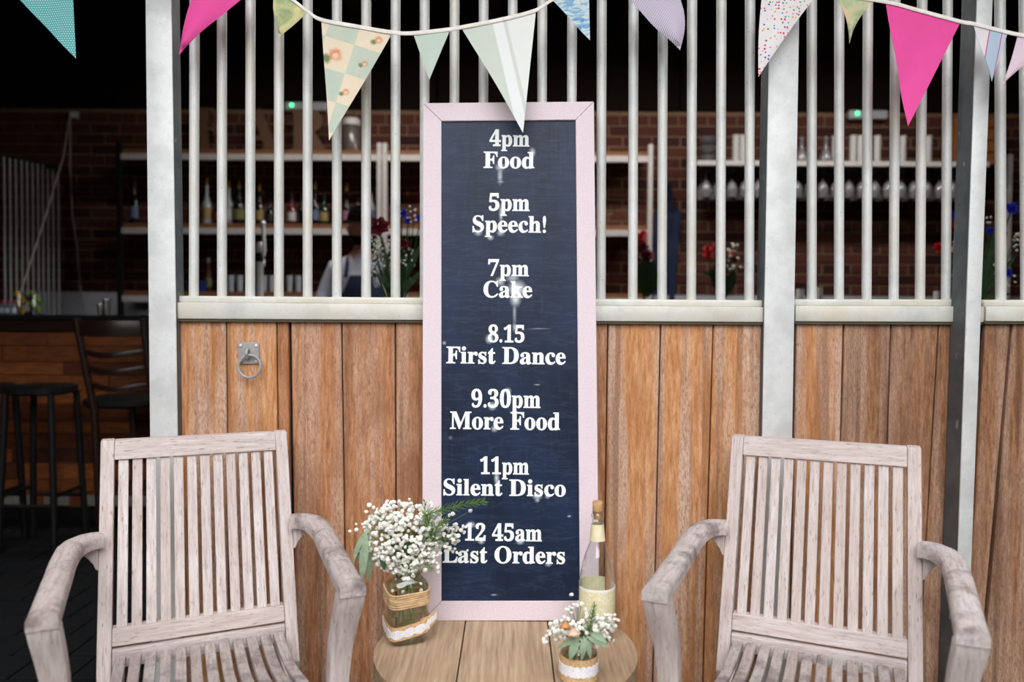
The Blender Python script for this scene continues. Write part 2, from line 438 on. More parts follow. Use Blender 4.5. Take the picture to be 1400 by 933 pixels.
post((1046.5, 1087.5, 150, 1043, 1084.5, 660, 2.275, .075), 'broad galvanised steel post between the middle and right barred panels')
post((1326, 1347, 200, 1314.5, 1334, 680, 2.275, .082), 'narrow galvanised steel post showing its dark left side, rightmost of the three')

def section(label, Y, planks, bars, railpx, x0, x1, loc):
    t = thing('stable_partition', label, 'partition', loc, 0, 'barred panels of the stable front')
    L = Vector(loc)
    for a in planks:
        xl0, xr0, xl1, xr1, mt = a
        b = vprism(xl0 + .9, xr0 - .9, 450, xl1 + .9, xr1 - .9, 900, Y + .02 + rnd.uniform(-.0015, .0015), .022, .04, H + .01)
        b.build('plank', M[mt], t, off=L, bevel=.0025, seg=1)
    sub('backing_board', M['gapdark'], t, x0 + .004, x1 - .004, Y + .043, Y + .052, .03, H, off=L)
    sub('bottom_rail', M['galv_rail'], t, x0, x1, Y + .02, Y + .06, .0, .045, off=L, bevel=.002)
    (xa, yt, ym, yb), (xb, yt2, ym2, yb2) = railpx
    def rail(ya0, ya1, yb0, yb1, Yf, d, nm, m, bev, seg=2):
        p = [atY(xa, ya1, Yf), atY(xb, yb1, Yf), atY(xa, ya0, Yf), atY(xb, yb0, Yf)]
        zl0, zr0, zl1, zr1 = p[0].z, p[1].z, p[2].z, p[3].z
        b = B(); b.hexa([(x0, Yf, zl0), (x1, Yf, zr0), (x1, Yf + d, zr0), (x0, Yf + d, zl0), (x0, Yf, zl1), (x1, Yf, zr1), (x1, Yf + d, zr1), (x0, Yf + d, zl1)])
        b.build(nm, m, t, off=L, bevel=bev, smooth=True, seg=seg)
    rail(ym, yb, ym2, yb2, Y, .055, 'rail', M['galv_rail'], .003)
    rail(yt, ym + .6, yt2, ym2 + .6, Y + .014, .045, 'sill_bar', M['galv_rail'], .006, 3)
    rail(yb, yb + 3.6, yb2, yb2 + 3.6, Y + .006, .04, 'seal_strip', M['seal'], .001, 1)
    zb = atY(xa, yt, Y).z
    for (c0, c1, w) in bars:
        a = atY(c0, 60, Y + .036); c_ = atY(c1, 400, Y + .036); k = (c_.x - a.x) / (c_.z - a.z)
        r = w / 2 * (Y + .036) / F; X = lambda z: a.x + k * (z - a.z)
        b = B(); b.tube([(X(zb - .01), Y + .036, zb - .01), (X(zb + .006), Y + .036, zb + .006), (X(1.8), Y + .036, 1.8), (X(ZT), Y + .036, ZT)], r, 14)
        b.build('bar', M['galv_bar'], t, off=L, smooth=True)
    sub('top_rail', M['galv_rail'], t, x0, x1, Y, Y + .06, ZT - .005, ZT + .06, off=L, bevel=.003)
    return t
bc = [264.3, 302.8, 341.3, 380.6, 419.8, 459.8, 499.8, 540, 579.7, 620, 659.7, 699.5, 739.5, 780.2, 820.8, 864.3, 904.3, 944.3, 984.3, 1023.5]
bars1 = []
for c in bc:
    d = (700 - c) / 440 * -1
    bars1.append((c + (-3.6 if c < 600 else (-3 if c < 720 else -2.6 + 0 * d)), c, 13.2))
bars1[0] = (261.5, 264.3, 13.2); bars1[1] = (299, 302.8, 13.2); bars1[2] = (338, 341.3, 13.2)
s1 = section('middle barred panel, silvery bars over orange planks, behind the chalkboard', 2.29,
    [(243, 309, 252, 318, 'plank_a'), (309, 378, 318, 388, 'plank_a'), (378, 394.5, 388, 404, 'plank_b'), (397, 467, 408, 478, 'plank_b'), (467, 540, 478, 547, 'plank_b'),
     (540, 612, 547, 616, 'plank_b'), (612, 684, 616, 686, 'plank_a'), (684, 757, 686, 758, 'plank_a'), (757, 831, 758, 829, 'plank_b'), (831, 903, 829, 898, 'plank_a'), (903, 975, 898, 967, 'plank_a'), (975, 1045.5, 967, 1040, 'plank_a')],
    bars1, ((240, 409.5, 418.5, 441), (1045, 407, 416.5, 437)), atY(234, 430, 2.29).x, atY(1046.5, 430, 2.29).x, (0, 2.29, 0))
s2 = section('right barred panel, silvery bars over brown planks, between the broad and narrow posts', 2.345,
    [(1088, 1153, 1084, 1147, 'plank_a'), (1153, 1218, 1147, 1209, 'plank_c'), (1218, 1283, 1209, 1262, 'plank_c'), (1283, 1325, 1262, 1304, 'plank_c')],
    [(1105.5, 1109, 13), (1143, 1146.3, 13), (1182, 1184, 13), (1219.5, 1221, 13), (1256, 1257, 13), (1291, 1292.5, 12.5), (1328, 1328, 12)],
    ((1090, 405, 414, 435.5), (1305, 403, 412.5, 434)), atY(1087, 430, 2.345).x, atY(1345, 430, 2.345).x, (1, 2.345, 0))
s3 = section('barred panel cut by the right picture edge, beyond the narrow post', 2.36,
    [(1346, 1381, 1324, 1346, 'plank_c'), (1383, 1448, 1350, 1415, 'plank_c'), (1448, 1513, 1415, 1480, 'plank_c'), (1513, 1578, 1480, 1545, 'plank_c'), (1578, 1640, 1545, 1607, 'plank_c'), (1640, 1750, 1607, 1720, 'plank_c')],
    [(1363, 1367.5, 13.5), (1396.5, 1402, 13.5), (1432, 1437, 13.5), (1468, 1472, 13.5), (1504, 1507, 13.5), (1540, 1543, 13.5), (1576, 1578, 13.5), (1612, 1614, 13.5), (1650, 1650, 13.5), (1690, 1690, 13.5)],
    ((1346, 403, 412, 432.5), (1400, 402.5, 411.5, 432)), atY(1346, 430, 2.36).x + .003, 2.37, (1.9, 2.36, 0))
M['latch'] = galv('dull_latch_steel', rgb(168, 166, 166), .7)
# ring latch on the second plank
def latch():
    L = Vector((0, 2.29, 0)); c = atY(341, 487, 2.31)
    pl = B(); pl.box((c.x, 2.306, c.z), (.061, .005, .064)); p = pl.build('latch_plate', M['latch'], s1, off=L, bevel=.0015, label='galvanised ring latch plate on the second plank')
    b = B()
    for sx_ in (-1, 1):
        for sz_ in (-1, 1): b.lathe([(.0045, 0), (.0045, .003), (.002, .0045)], 10, (c.x + sx_ * .023, 2.3035, c.z + sz_ * .023), R=Matrix.Rotation(PI / 2, 3, 'X'))
    b.build('bolt', M['galv'], p, off=L, smooth=True)
    b = B(); b.tube([(c.x, 2.304, c.z + .012), (c.x, 2.290, c.z + .010), (c.x, 2.284, c.z - .001), (c.x, 2.290, c.z - .012), (c.x, 2.304, c.z - .014)], .0045, 8)
    b.build('staple', M['latch'], p, off=L, smooth=True)
    rc = atY(341.5, 505, 2.288); b = B(); b.tube([(rc.x + .033 * math.cos(a), 2.288 + .003 * math.sin(a), rc.z + .033 * math.sin(a)) for a in [2 * PI * k / 28 for k in range(28)]], .0042, 8, closed=True)
    b.build('ring', M['latch'], p, off=L, smooth=True)
latch()

# ------------------------------------------------------------------ round table
TZ = .405; TC = Vector((-.0118, 1.972, 0)); TR = .335
tb = thing('round_table', 'low round table of three bleached wooden planks, carrying the chalkboard and jars', 'table', (TC.x, TC.y, 0))
g1a, g1b = atZ(638, 855, TZ), atZ(631.5, 933, TZ); g2a, g2b = atZ(752, 855, TZ), atZ(765, 933, TZ)
gx1 = (g1a.x + g1b.x) / 2; gx2 = (g2a.x + g2b.x) / 2
def table_plank(xa, xb):
    n = 44; pts = []
    import_cos = lambda f: .5 - .5 * math.cos(PI * f)
    for i in range(n + 1):
        x = xa + (xb - xa) * import_cos(i / n); h_ = math.sqrt(max(TR ** 2 - (x - TC.x) ** 2, 1e-6)); pts.append((x, h_))
    out = [(x, TC.y - h_) for x, h_ in pts] + [(x, TC.y + h_) for x, h_ in reversed(pts)]
    if pts[0][1] < .01: out = out[:-1]
    if pts[-1][1] < .01: out = out[:n + 1] + out[n + 2:]
    b = B(); b.ring_loft([[(x, y, TZ - .045) for x, y in out], [(x, y, TZ) for x, y in out]])
    b.build('plank', M['tabletop'], tb, off=TC, bevel=.004)
table_plank(TC.x - TR, gx1 - .0018); table_plank(gx1 + .0018, gx2 - .0018); table_plank(gx2 + .0018, TC.x + TR)
for a in (PI / 4, 3 * PI / 4, 5 * PI / 4, 7 * PI / 4):
    b = B(); x, y = .22 * math.cos(a), .22 * math.sin(a)
    b.hexa([(x * 1.12 - .02, y * 1.12 - .02, 0), (x * 1.12 + .02, y * 1.12 - .02, 0), (x * 1.12 + .02, y * 1.12 + .02, 0), (x * 1.12 - .02, y * 1.12 + .02, 0),
            (x - .026, y - .026, TZ - .046), (x + .026, y - .026, TZ - .046), (x + .026, y + .026, TZ - .046), (x - .026, y + .026, TZ - .046)])
    b.build('leg', M['tabletop'], tb, bevel=.003)
b = B()
for s_ in (-1, 1): b.box((0, s_ * .155, TZ - .075), (.44, .022, .05)); b.box((s_ * .2, 0, TZ - .077), (.022, .28, .045))
b.build('apron_rail', M['tabletop'], tb)

# ------------------------------------------------------------------ chalkboard
BL0 = atZ(583, 850.5, TZ); BR0 = atZ(822, 850.5, TZ); BT = 2.262
TLp = atY(573, 141, BT); TRp = atY(810, 141, BT)
U = (BR0 - BL0).normalized(); V = ((TLp + TRp) / 2 - (BL0 + BR0) / 2); V = (V - U * V.dot(U)); BH = V.length; V.normalize(); W_ = U.cross(V)  # W_ toward... camera side is -W_?
if W_.y > 0: W_ = -W_
BW = ((BR0 - BL0).length + (TRp - TLp).length) / 2; ORG = (BL0 + BR0) / 2
shear = ((TLp + TRp) / 2 - ORG).dot(U)
BM = Matrix((U, V, W_)).transposed().to_4x4()   # local x right, y up the board, z out of its face
rot = Matrix.Rotation(-math.atan2(shear, BH), 4, 'Z') if abs(shear) > .001 else Matrix.Identity(4)
BMW = Matrix.Translation(ORG + Vector((0, 0, .0025))) @ BM @ rot
cb = thing('chalkboard', 'tall chalkboard in a pale pink frame listing the party times, standing on the round table', 'sign')
cb.matrix_world = BMW
BMI = BMW.inverted()
def board_px(px, py):
    r = BMI.to_3x3() @ ray(px, py); o = BMI @ Vector((0, 0, H)); t = -o.z / r.z; q = o + r * t; return q
FW = .0535; TH = .028
def fr_piece(p, name='frame_side', lbl=None):
    b = B(); b.ring_loft([[(x, y, -TH) for x, y in p], [(x, y, 0) for x, y in p]]); return b.build(name, M['pink_paint'], cb, bevel=.0018, seg=2)
hw = BW / 2; e = .0004
fr_piece([(-hw, e), (-hw + FW, FW + e), (-hw + FW, BH - FW - e), (-hw, BH - e)]); fr_piece([(hw, e), (hw, BH - e), (hw - FW, BH - FW - e), (hw - FW, FW + e)])
fr_piece([(-hw + e, 0), (hw - e, 0), (hw - FW - e, FW), (-hw + FW + e, FW)]); fr_piece([(-hw + FW + e, BH - FW), (hw - FW - e, BH - FW), (hw - e, BH), (-hw + e, BH)])
def slate_mat():
    n = N('navy_chalkboard_paint'); c = n.coord(False)
    g = n.noise(c, 3, 5, .6, (2.2, 16, 1), 1.5); w = n.noise(c, 2.2, 4, .6, (3, 1.2, 1)); s_ = n.noise(c, 6, 3, .5, (30, 1.2, 1))
    col = n.ramp(w, [(.35, rgb(13, 26, 48)), (.65, rgb(27, 43, 73))])
    col = n.mix(n.math('MULTIPLY', n.ramp(g, [(.5, 0.), (.58, .5), (.6, 0.)]), .4), col, rgb(74, 90, 116))
    col = n.mix(n.ramp(s_, [(.58, 0.), (.85, .16)]), col, rgb(84, 100, 126))
    sm = None
    for (px, py, rx, ry, k) in [(681, 239, 4, 14, .55), (681, 228, 7, 6, .7), (725, 207, 5, 7, .6), (706, 395, 13, 13, 1.0), (704, 408, 8, 12, .9), (703, 428, 3, 22, .35), (700, 380, 9, 7, .6), (669, 464, 6, 7, .8),
            (683, 385, 7, 7, .6), (674, 556, 6, 6, .8), (677, 587, 5, 5, .7), (681, 655, 4, 10, .7), (737, 679, 7, 5, .7), (751, 679, 4, 4, .5), (661, 742, 5, 4, .7), (714, 742, 6, 4, .7), (753, 772, 5, 4, .5),
            (652, 318, 6, 5, .6), (683, 318, 6, 5, .6), (669, 325, 5, 4, .6), (683, 292, 3, 14, .6), (607, 470, 3, 3, .5), (682, 248, 5, 1.5, .6), (703, 447, 3, 8, .5), (695, 535, 5, 5, .6), (617, 600, 3, 3, .2), (737, 684, 4, 4, .5),
            (737, 449, 18, 1.2, .25), (735, 526, 5, 1, .5), (646, 719, 7, 5, .7), (781, 706, 3, 1.5, .7), (679, 815, 5, 1.5, .5)]:
        q = board_px(px, py); sc = (board_px(px + 1, py) - q).x
        d = n.vec('SUBTRACT', c, (q.x, q.y, 0)); d = n.vec('MULTIPLY', d, (1 / (rx * sc), 1 / (ry * sc), 0))
        l = n.vec('LENGTH', d); f = n.math('MULTIPLY', n.math('POWER', n.math('SUBTRACT', 1.2, l, clamp=True), 1.5), k * .8)
        sm = f if sm is None else n.math('MAXIMUM', sm, f)
    sm = n.math('MULTIPLY', sm, n.math('ADD', .7, n.noise(c, 60, 3)), clamp=True)
    col = n.mix(sm, col, rgb(226, 232, 240))
    return n.set(col, n.ramp(s_, [(.4, .42), (.7, .5)]), 0, .28)
b = B(); b.box((0, BH / 2, -.011), (BW - 2 * FW + .006, BH - 2 * FW + .006, .008)); 
M['slate'] = slate_mat(); b.build('slate', M['slate'], cb)
M['chalk'] = plain('white_chalk_lettering', rgb(246, 250, 250), .9, 0, .1, .02)
def bold(s):
    o = ''
    for ch in s:
        if 'A' <= ch <= 'Z': o += chr(0x1D400 + ord(ch) - 65)
        elif 'a' <= ch <= 'z': o += chr(0x1D41A + ord(ch) - 97)
        elif '0' <= ch <= '9': o += chr(0x1D7CE + ord(ch) - 48)
        else: o += ch
    return o
def text_mesh(s, extrude, offset=0.0):
    cu = D.curves.new('lettering', 'FONT'); cu.body = s; cu.extrude = extrude; cu.offset = offset; cu.resolution_u = 6
    o = D.objects.new('lettering', cu); COL.objects.link(o)
    dg = bpy.context.evaluated_depsgraph_get(); me = D.meshes.new_from_object(o.evaluated_get(dg))
    D.objects.remove(o); D.curves.remove(cu); return me
for s_, xl, xr, yb, hc in [('4pm', 666, 721, 199, 22), ('Food', 658, 728, 229, 22.5), ('5pm', 666, 722, 287.5, 23), ('Speech!', 644, 745, 317, 22.5), ('7pm', 666, 722, 377, 22), ('Cake', 660, 727, 406.5, 22.5),
        ('8.15', 667, 717, 468, 23), ('First Dance', 610, 774, 497.5, 23), ('9.30pm', 645, 740, 557.5, 24), ('More Food', 616, 767, 587.5, 24), ('11pm', 658, 725, 649, 23), ('Silent Disco', 608, 776, 678.5, 22.5),
        ('12 45am', 637, 744, 740.5, 23), ('Last Orders', 608, 776, 771, 23)]:
    me = text_mesh(bold(s_), .001, .014)
    xs = [v.co.x for v in me.vertices]; x0, x1 = min(xs), max(xs)
    a = board_px(xl, yb); c_ = board_px(xr, yb); hh = (board_px(xl, yb - hc) - a).y
    cap = .70
    kx = (c_.x - a.x) / (x1 - x0); ky = hh / cap
    for v in me.vertices: v.co = Vector(((v.co.x - x0) * kx, v.co.y * ky, (v.co.z + .001) * .4))
    me.materials.clear(); me.materials.append(M['chalk'])
    o = D.objects.new('lettering', me); COL.objects.link(o); o.parent = cb; o['label'] = 'white chalk words reading ' + s_
    o.location = (a.x, a.y, -.0069); o.rotation_euler = (0, 0, math.atan2((c_ - a).y, (c_ - a).x))

# ------------------------------------------------------------------ armchairs
def armchair(loc, yaw, label, arms):
    # local x = picture right, y = back (away from camera), so forward is -y
    t = thing('garden_armchair', label, 'chair', loc, yaw, 'weathered teak garden armchairs')
    h = .25; HT = .907; ZB = .442; TL = math.tan(.372)
    def bk(z):
        if z >= .30: return (z - ZB) * TL
        return (.30 - ZB) * TL + (.30 - z) * .42
    tk = .032
    def P(x, z, d=0): return Vector((x, bk(z) + d, z))
    for s in (-1, 1):
        b = B(); rings = []
        for z in (0, .1, .2, .3, .36, .42, .5, .6, .7, .8, HT):
            xo = s * h; xi = s * (h - .034)
            rings.append([(xo, bk(z), z), (xi, bk(z), z), (xi, bk(z) + .045, z), (xo, bk(z) + .045, z)])
        b.ring_loft(rings); b.build('back_post', M['teak_z'], t, bevel=.003)
    def cross(z0, z1, d0, d1, x, name, m):
        b = B(); b.hexa([P(-x, z0, d0), P(x, z0, d0), P(x, z0, d1), P(-x, z0, d1), P(-x, z1, d0), P(x, z1, d0), P(x, z1, d1), P(-x, z1, d1)])
        return b.build(name, m, t, bevel=.0025)
    xi = h - .0345
    cross(HT - .052, HT - .0005, .001, .035, xi, 'top_rail', M['teak_x'])
    cross(ZB - .041, ZB, .000, .032, xi, 'lower_rail', M['teak_x'])
    pitch = 2 * xi / 12.28
    for k in range(12):
        x = -xi + pitch * (.64 + k) ; w = .0255
        b = B(); rings = []
        for i in range(7):
            z = ZB - .002 + (HT - .05 - ZB) * i / 6; d = .008 + .004 * math.sin(PI * i / 6)
            rings.append([(x - w / 2, bk(z) + d, z), (x + w / 2, bk(z) + d, z), (x + w / 2, bk(z) + d + .014, z), (x - w / 2, bk(z) + d + .014, z)])
        b.ring_loft(rings); b.build('back_slat', M['teak_z'], t, bevel=.0015, seg=1)
    # seat
    def sz(y): # y forward distance
        return .388 - .022 * math.sin(PI * min(1, (y - .03) / .33)) + (.012 * ((y - .36) / .12) if y > .36 else 0)
    for k in range(12):
        x = -xi + pitch * (.64 + k); w = .0265
        b = B(); rings = []
        for i in range(11):
            y = .035 + .455 * i / 10; z = sz(y) - (.004 if i in (0,) else 0)
            fl_ = 1 + .10 * (y / .48)
            rings.append([(x * fl_ - w / 2, -y, z - .015), (x * fl_ + w / 2, -y, z - .015), (x * fl_ + w / 2, -y, z), (x * fl_ - w / 2, -y, z)])
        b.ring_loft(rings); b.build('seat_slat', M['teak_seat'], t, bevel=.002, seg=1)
    b = B(); b.box((0, -.014, .372), (2 * xi - .002, .03, .045)); b.build('seat_rail', M['teak_x'], t, bevel=.002)
    b = B(); b.box((0, -.455, .352), (.53, .024, .04)); b.build('seat_rail', M['teak_x'], t, bevel=.002)
    for s in (-1, 1):
        b = B(); b.box((s * .196, -.235, .338), (.022, .41, .036))
        b.build('side_rail', M['teak_y'], t, bevel=.002)
        ox, oy = arms[0 if s < 0 else 1]
        # arm: swept rounded board
        path = [(.246, .072, .662), (.262, .064, .664), (.282, .048, .665), (.300, .022, .664), (.311, -.02, .661), (.314, -.09, .655), (.312, -.2, .650), (.309, -.33, .648), (.305, -.44, .649), (.303, -.515, .650)]
        path = [Vector((s * (x + ox * max(0, min(1, -y / .5))), y * (1 + (oy if y < 0 else 0)), z)) for x, y, z in path]
        sec = [(-.5, -.016), (-.5, .004), (-.42, .0125), (-.22, .0175), (0, .019), (.22, .0175), (.42, .0125), (.5, .004), (.5, -.016)]
        rings = []
        for i, p in enumerate(path):
            d = (path[min(i + 1, len(path) - 1)] - path[max(i - 1, 0)]); d.z = 0; d.normalize()
            if i == len(path) - 1: d = Vector((0, -1, 0))
            sd = Vector((-d.y, d.x, 0)) * -1
            w = .058 if i > 2 else (.046, .050, .055)[i]
            th = 1.0 if i > 4 else 1.25
            rings.append([p + sd * (q * w) + Vector((0, 0, r * (1 if r > 0 else th))) for q, r in sec])
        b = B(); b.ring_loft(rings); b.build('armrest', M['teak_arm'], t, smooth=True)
        fx = path[-1].x; fy = path[-1].y
        # front leg: sabre curve
        b = B(); rings = []
        for z, dy, w, dp in ((.6335, .0, .058, .05), (.60, .012, .057, .05), (.56, .03, .055, .048), (.50, .052, .051, .046), (.42, .066, .047, .044), (.3, .066, .044, .042), (.15, .05, .042, .04), (0, .03, .04, .038)):
            y = fy + .003 + dy; xx = fx - s * dy * .25
            rings.append([(xx - w / 2, y, z), (xx + w / 2, y, z), (xx + w / 2, y + dp, z), (xx - w / 2, y + dp, z)])
        b.ring_loft(rings); b.build('front_leg', M['teak_z'], t, bevel=.004, smooth=True)
        # bracket under the rear of the arm
        q = [(0, 0), (.042, 0), (.040, -.008), (.026, -.022), (.012, -.040), (.006, -.056), (0, -.058)]
        b = B(); yb_ = .058
        b.ring_loft([[(s * (h + x), yb_, .640 + z) for x, z in q], [(s * (h + x), yb_ + .024, .640 + z) for x, z in q]])
        b.build('arm_bracket', M['teak_z'], t, bevel=.0015, seg=1)
    K = .95
    for c in t.children:
        for v in c.data.vertices:
            v.co.x *= K; v.co.y *= K; v.co.z = 0 if v.co.z < .006 else H - K * (H - v.co.z)
    t.location = (loc[0] * K, loc[1] * K, 0)
    return t
armchair((-.834, 2.072, 0), .42, 'left weathered teak garden armchair with slatted back, angled inwards by the doorway', [(0.006, -.06), (-.012, .05)])
armchair((.8095, 2.03, 0), -.42, 'right weathered teak garden armchair with slatted back, angled inwards before brown planks', [(0.005, .02), (-.006, -.03)])

# ------------------------------------------------------------------ bunting
BY = 2.19
def uvm(n, s=1.0): return n.vec('SCALE', n.n('UVMap').outputs[0], s)
def cloth(name, build_col, rough=.9):
    n = N(name); col = build_col(n); c = n.coord(False)
    w = n.noise(c, 900, 2); n.bump(w, .15, .0005)
    tl = n.n('BsdfTranslucent'); n.put(tl.inputs[0], col); n.set(col, rough, 0, .1)
    ms = n.n('MixShader'); ms.inputs[0].default_value = .18; n.t.links.new(n.p.outputs[0], ms.inputs[1]); n.t.links.new(tl.outputs[0], ms.inputs[2])
    n.t.links.new(ms.outputs[0], n.out.inputs[0]); return n.m
def sep(n, v): x = n.n('SeparateXYZ'); n.put(x.inputs[0], v); return x.outputs[0], x.outputs[1]
def p_dots(base, dot, sz=.0065, r=.23):
    def f(n):
        u, v = sep(n, uvm(n, 1 / sz)); row = n.math('FLOOR', v); u2 = n.math('ADD', u, n.math('MULTIPLY', row, .5))
        a = n.math('SUBTRACT', n.math('FRACT', u2), .5); b_ = n.math('SUBTRACT', n.math('FRACT', v), .5)
        d = n.math('SQRT', n.math('ADD', n.math('MULTIPLY', a, a), n.math('MULTIPLY', b_, b_)))
        return n.mix(n.math('LESS_THAN', d, r), base, dot)
    return f
def p_plain(c, var=.04):
    def f(n):
        x = n.noise(uvm(n, 1), 30, 3); return n.ramp(x, [(.3, tuple(q * (1 - var) for q in c[:3]) + (1,)), (.7, c)])
    return f
def p_water(stops, scale=18, vec=(1, 1, 1)):
    return lambda n: n.ramp(n.noise(uvm(n, 1), scale, 4, .6, vec, 1.2), stops)
def p_stripe(base, col, w, duty, ang=0):
    def f(n):
        u, v = sep(n, uvm(n, 1)); q = n.math('ADD', n.math('MULTIPLY', u, math.cos(ang)), n.math('MULTIPLY', v, math.sin(ang)))
        return n.mix(n.math('LESS_THAN', n.math('FRACT', n.math('DIVIDE', q, w)), duty), base, col)
    return f
def p_bands(bands):
    def f(n):
        u, v = sep(n, uvm(n, 1)); c = bands[0][1]
        for x, col in bands[1:]: c = n.mix(n.math('GREATER_THAN', u, x), c, col)
        return c
    return f
def p_drops(n):
    v = n.n('TexVoronoi'); n.put(v.inputs['Vector'], uvm(n, 1)); v.inputs['Scale'].default_value = 105; v.inputs['Randomness'].default_value = .55
    h = n.n('SeparateColor'); n.put(h.inputs[0], v.outputs['Color'])
    col = n.ramp(h.outputs[0], [(0., rgb(232, 52, 140)), (.24, rgb(44, 176, 190)), (.42, rgb(140, 90, 190)), (.6, rgb(238, 190, 70)), (.78, rgb(240, 130, 190)), (.9, rgb(120, 170, 70))])
    col_node = col.node; col_node.color_ramp.interpolation = 'CONSTANT'
    return n.mix(n.math('LESS_THAN', v.outputs['Distance'], .30), rgb(244, 240, 240), col)
def p_floral(n):
    uv = uvm(n, 1); u, v = sep(n, uv); w = n.noise(uv, 60, 3)
    def near(cx, cy, r, soft=.6):
        d = n.vec('LENGTH', n.vec('SUBTRACT', uv, (cx, cy, 0))); d = n.math('ADD', d, n.math('MULTIPLY', n.math('SUBTRACT', w, .5), r * .9))
        return n.math('DIVIDE', n.math('SUBTRACT', r, d), r * soft, clamp=True)
    vr = n.n('VectorRotate'); vr.rotation_type = 'Z_AXIS'; vr.inputs['Angle'].default_value = .12; n.put(vr.inputs['Vector'], uv); n.put(vr.inputs['Center'], (.057, -.09, 0))
    ck = n.n('TexChecker'); n.put(ck.inputs[0], n.vec('ADD', vr.outputs[0], (-.0146, .0476, .001))); ck.inputs['Scale'].default_value = 11.8
    col = n.mix(ck.outputs[1], rgb(204, 218, 204), rgb(246, 232, 208))
    col = n.mix(n.ramp(n.noise(uv, 25, 3), [(.4, 0.), (.7, .4)]), col, rgb(238, 226, 200))
    for cx, cy, r in [(.057, -.09, .022), (.034, -.178, .009), (.142, -.10, .010), (.168, -.026, .013), (.106, -.188, .011), (.028, -.262, .012)]:
        col = n.mix(near(cx - r * 1.0, cy - r * .6, r * .8), col, rgb(132, 150, 104))
        col = n.mix(near(cx, cy, r), col, rgb(238, 150, 104)); col = n.mix(near(cx + r * .05, cy - r * .1, r * .55), col, rgb(250, 222, 198))
    return col
flag_mats = {
 'teal': cloth('teal_dotted_cotton', p_dots(rgb(96, 184, 186), rgb(224, 240, 236))), 'pink': cloth('hot_pink_cotton', p_plain(rgb(250, 96, 176))),
 'green': cloth('green_painted_cotton', p_water([(.3, rgb(150, 164, 110)), (.5, rgb(196, 206, 160)), (.62, rgb(232, 216, 160)), (.8, rgb(222, 226, 196))])),
 'floral': cloth('floral_patchwork_cotton', p_floral), 'palegreen': cloth('pale_green_cotton', p_plain(rgb(208, 222, 210))),
 'white': cloth('white_banded_cotton', p_bands([(0, rgb(222, 230, 220)), (.088, rgb(248, 250, 250)), (.118, rgb(226, 232, 224)), (.128, rgb(246, 248, 246))])),
 'bluewater': cloth('blue_brushed_cotton', p_water([(.3, rgb(96, 130, 200)), (.45, rgb(150, 196, 226)), (.55, rgb(226, 236, 236)), (.7, rgb(190, 220, 226))], 22, (1, 3, 1))),
 'stripe': cloth('lilac_pinstripe_cotton', p_stripe(rgb(236, 228, 238), rgb(150, 132, 176), .0042, .38, .35)), 'drops': cloth('multicoloured_dot_cotton', p_drops),
 'peachgreen': cloth('peach_and_green_cotton', p_water([(.3, rgb(170, 180, 130)), (.5, rgb(206, 212, 176)), (.6, rgb(238, 206, 160)), (.8, rgb(220, 222, 190))], 14)),
 'bluepink': cloth('white_and_blue_cotton_with_pink_line', p_bands([(0, rgb(238, 232, 236)), (.047, rgb(214, 66, 130)), (.0495, rgb(190, 208, 228)), (.082, rgb(214, 66, 130)), (.0845, rgb(206, 216, 230))])),
 'palepink': cloth('pale_pink_dotted_cotton', p_dots(rgb(232, 206, 222), rgb(246, 236, 242), .005, .25)),
}
M['tape'] = plain('off_white_bunting_tape', rgb(242, 236, 230), .85)
bn = thing('bunting', 'string of patterned fabric triangle flags on white tape across the top', 'bunting', tuple(atY(700, 0, BY)))
BO = bn.location.copy()
def flag(L, R_, T, mat, label, curl=0.0, side=0.0, sides=(0, 0)):
    L = atY(*L, BY); R_ = atY(*R_, BY); T = atY(*T, BY - .012); n = 16; wdt = (R_ - L).length
    b = B(); idx = {}; vs = []; uvs = {}
    eu = (R_ - L).normalized(); ph = rnd.uniform(0, 6)
    nrm = Vector((0, -1, 0))
    for i in range(n + 1):
        f = i / n; a = L.lerp(T, f); c_ = R_.lerp(T, f)
        a = a + eu * sides[0] * math.sin(PI * f) * wdt; c_ = c_ + eu * sides[1] * math.sin(PI * f) * wdt
        m = max(1, n - i)
        for j in range(m + 1 if i < n else 1):
            g = j / m if i < n else 0
            p = a.lerp(c_, g) if i < n else T
            s_ = (p - L).dot(eu)
            wv = .004 * math.sin(s_ * 60 + ph + f * 2) * (f ** .6) + curl * math.sin(PI * g) * f * (1 - f * .5) * .04
            p = p + nrm * (wv + .006 * f); idx[i, j] = len(vs); vs.append(p)
    fs = []
    for i in range(n):
        m = n - i
        for j in range(m):
            if i + 1 < n:
                m2 = n - i - 1
                fs.append((idx[i, j], idx[i, j + 1], idx[i + 1, min(j, m2)]))
                if j < m - 0 and j + 1 <= m2: fs.append((idx[i, j + 1], idx[i + 1, j + 1], idx[i + 1, j]))
            else: fs.append((idx[i, j], idx[i, j + 1], idx[n, 0]))
    k = len(vs); th = Vector((0, .0009, 0)); allv = vs + [v + th for v in vs]
    allf = fs + [tuple(q + k for q in reversed(f)) for f in fs]
    rim = [idx[0, j] for j in range(n + 1)] + [idx[i, max(1, n - i)] for i in range(1, n)] + [idx[n, 0]] + [idx[i, 0] for i in range(n - 1, 0, -1)]
    for q in range(len(rim)):
        a, c_ = rim[q], rim[(q + 1) % len(rim)]; allf.append((a, c_, c_ + k, a + k))
    b.v = allv; b.f = allf
    dn = Vector((-eu.z, 0, eu.x))
    b.build('flag', flag_mats[mat], bn, off=BO, smooth=True, label=label, uv=lambda p: ((p - L).dot(eu), (p - L).dot(dn)))
flag((-3, -19), (94, -24), (100.5, 87), 'teal', 'teal flag with small white dots', 0, 0, (0, 0))
flag((268, -26), (352, -16), (241.5, 81), 'pink', 'hot pink flag curling at its tip, left side', .6, 0, (-.06, -.07))
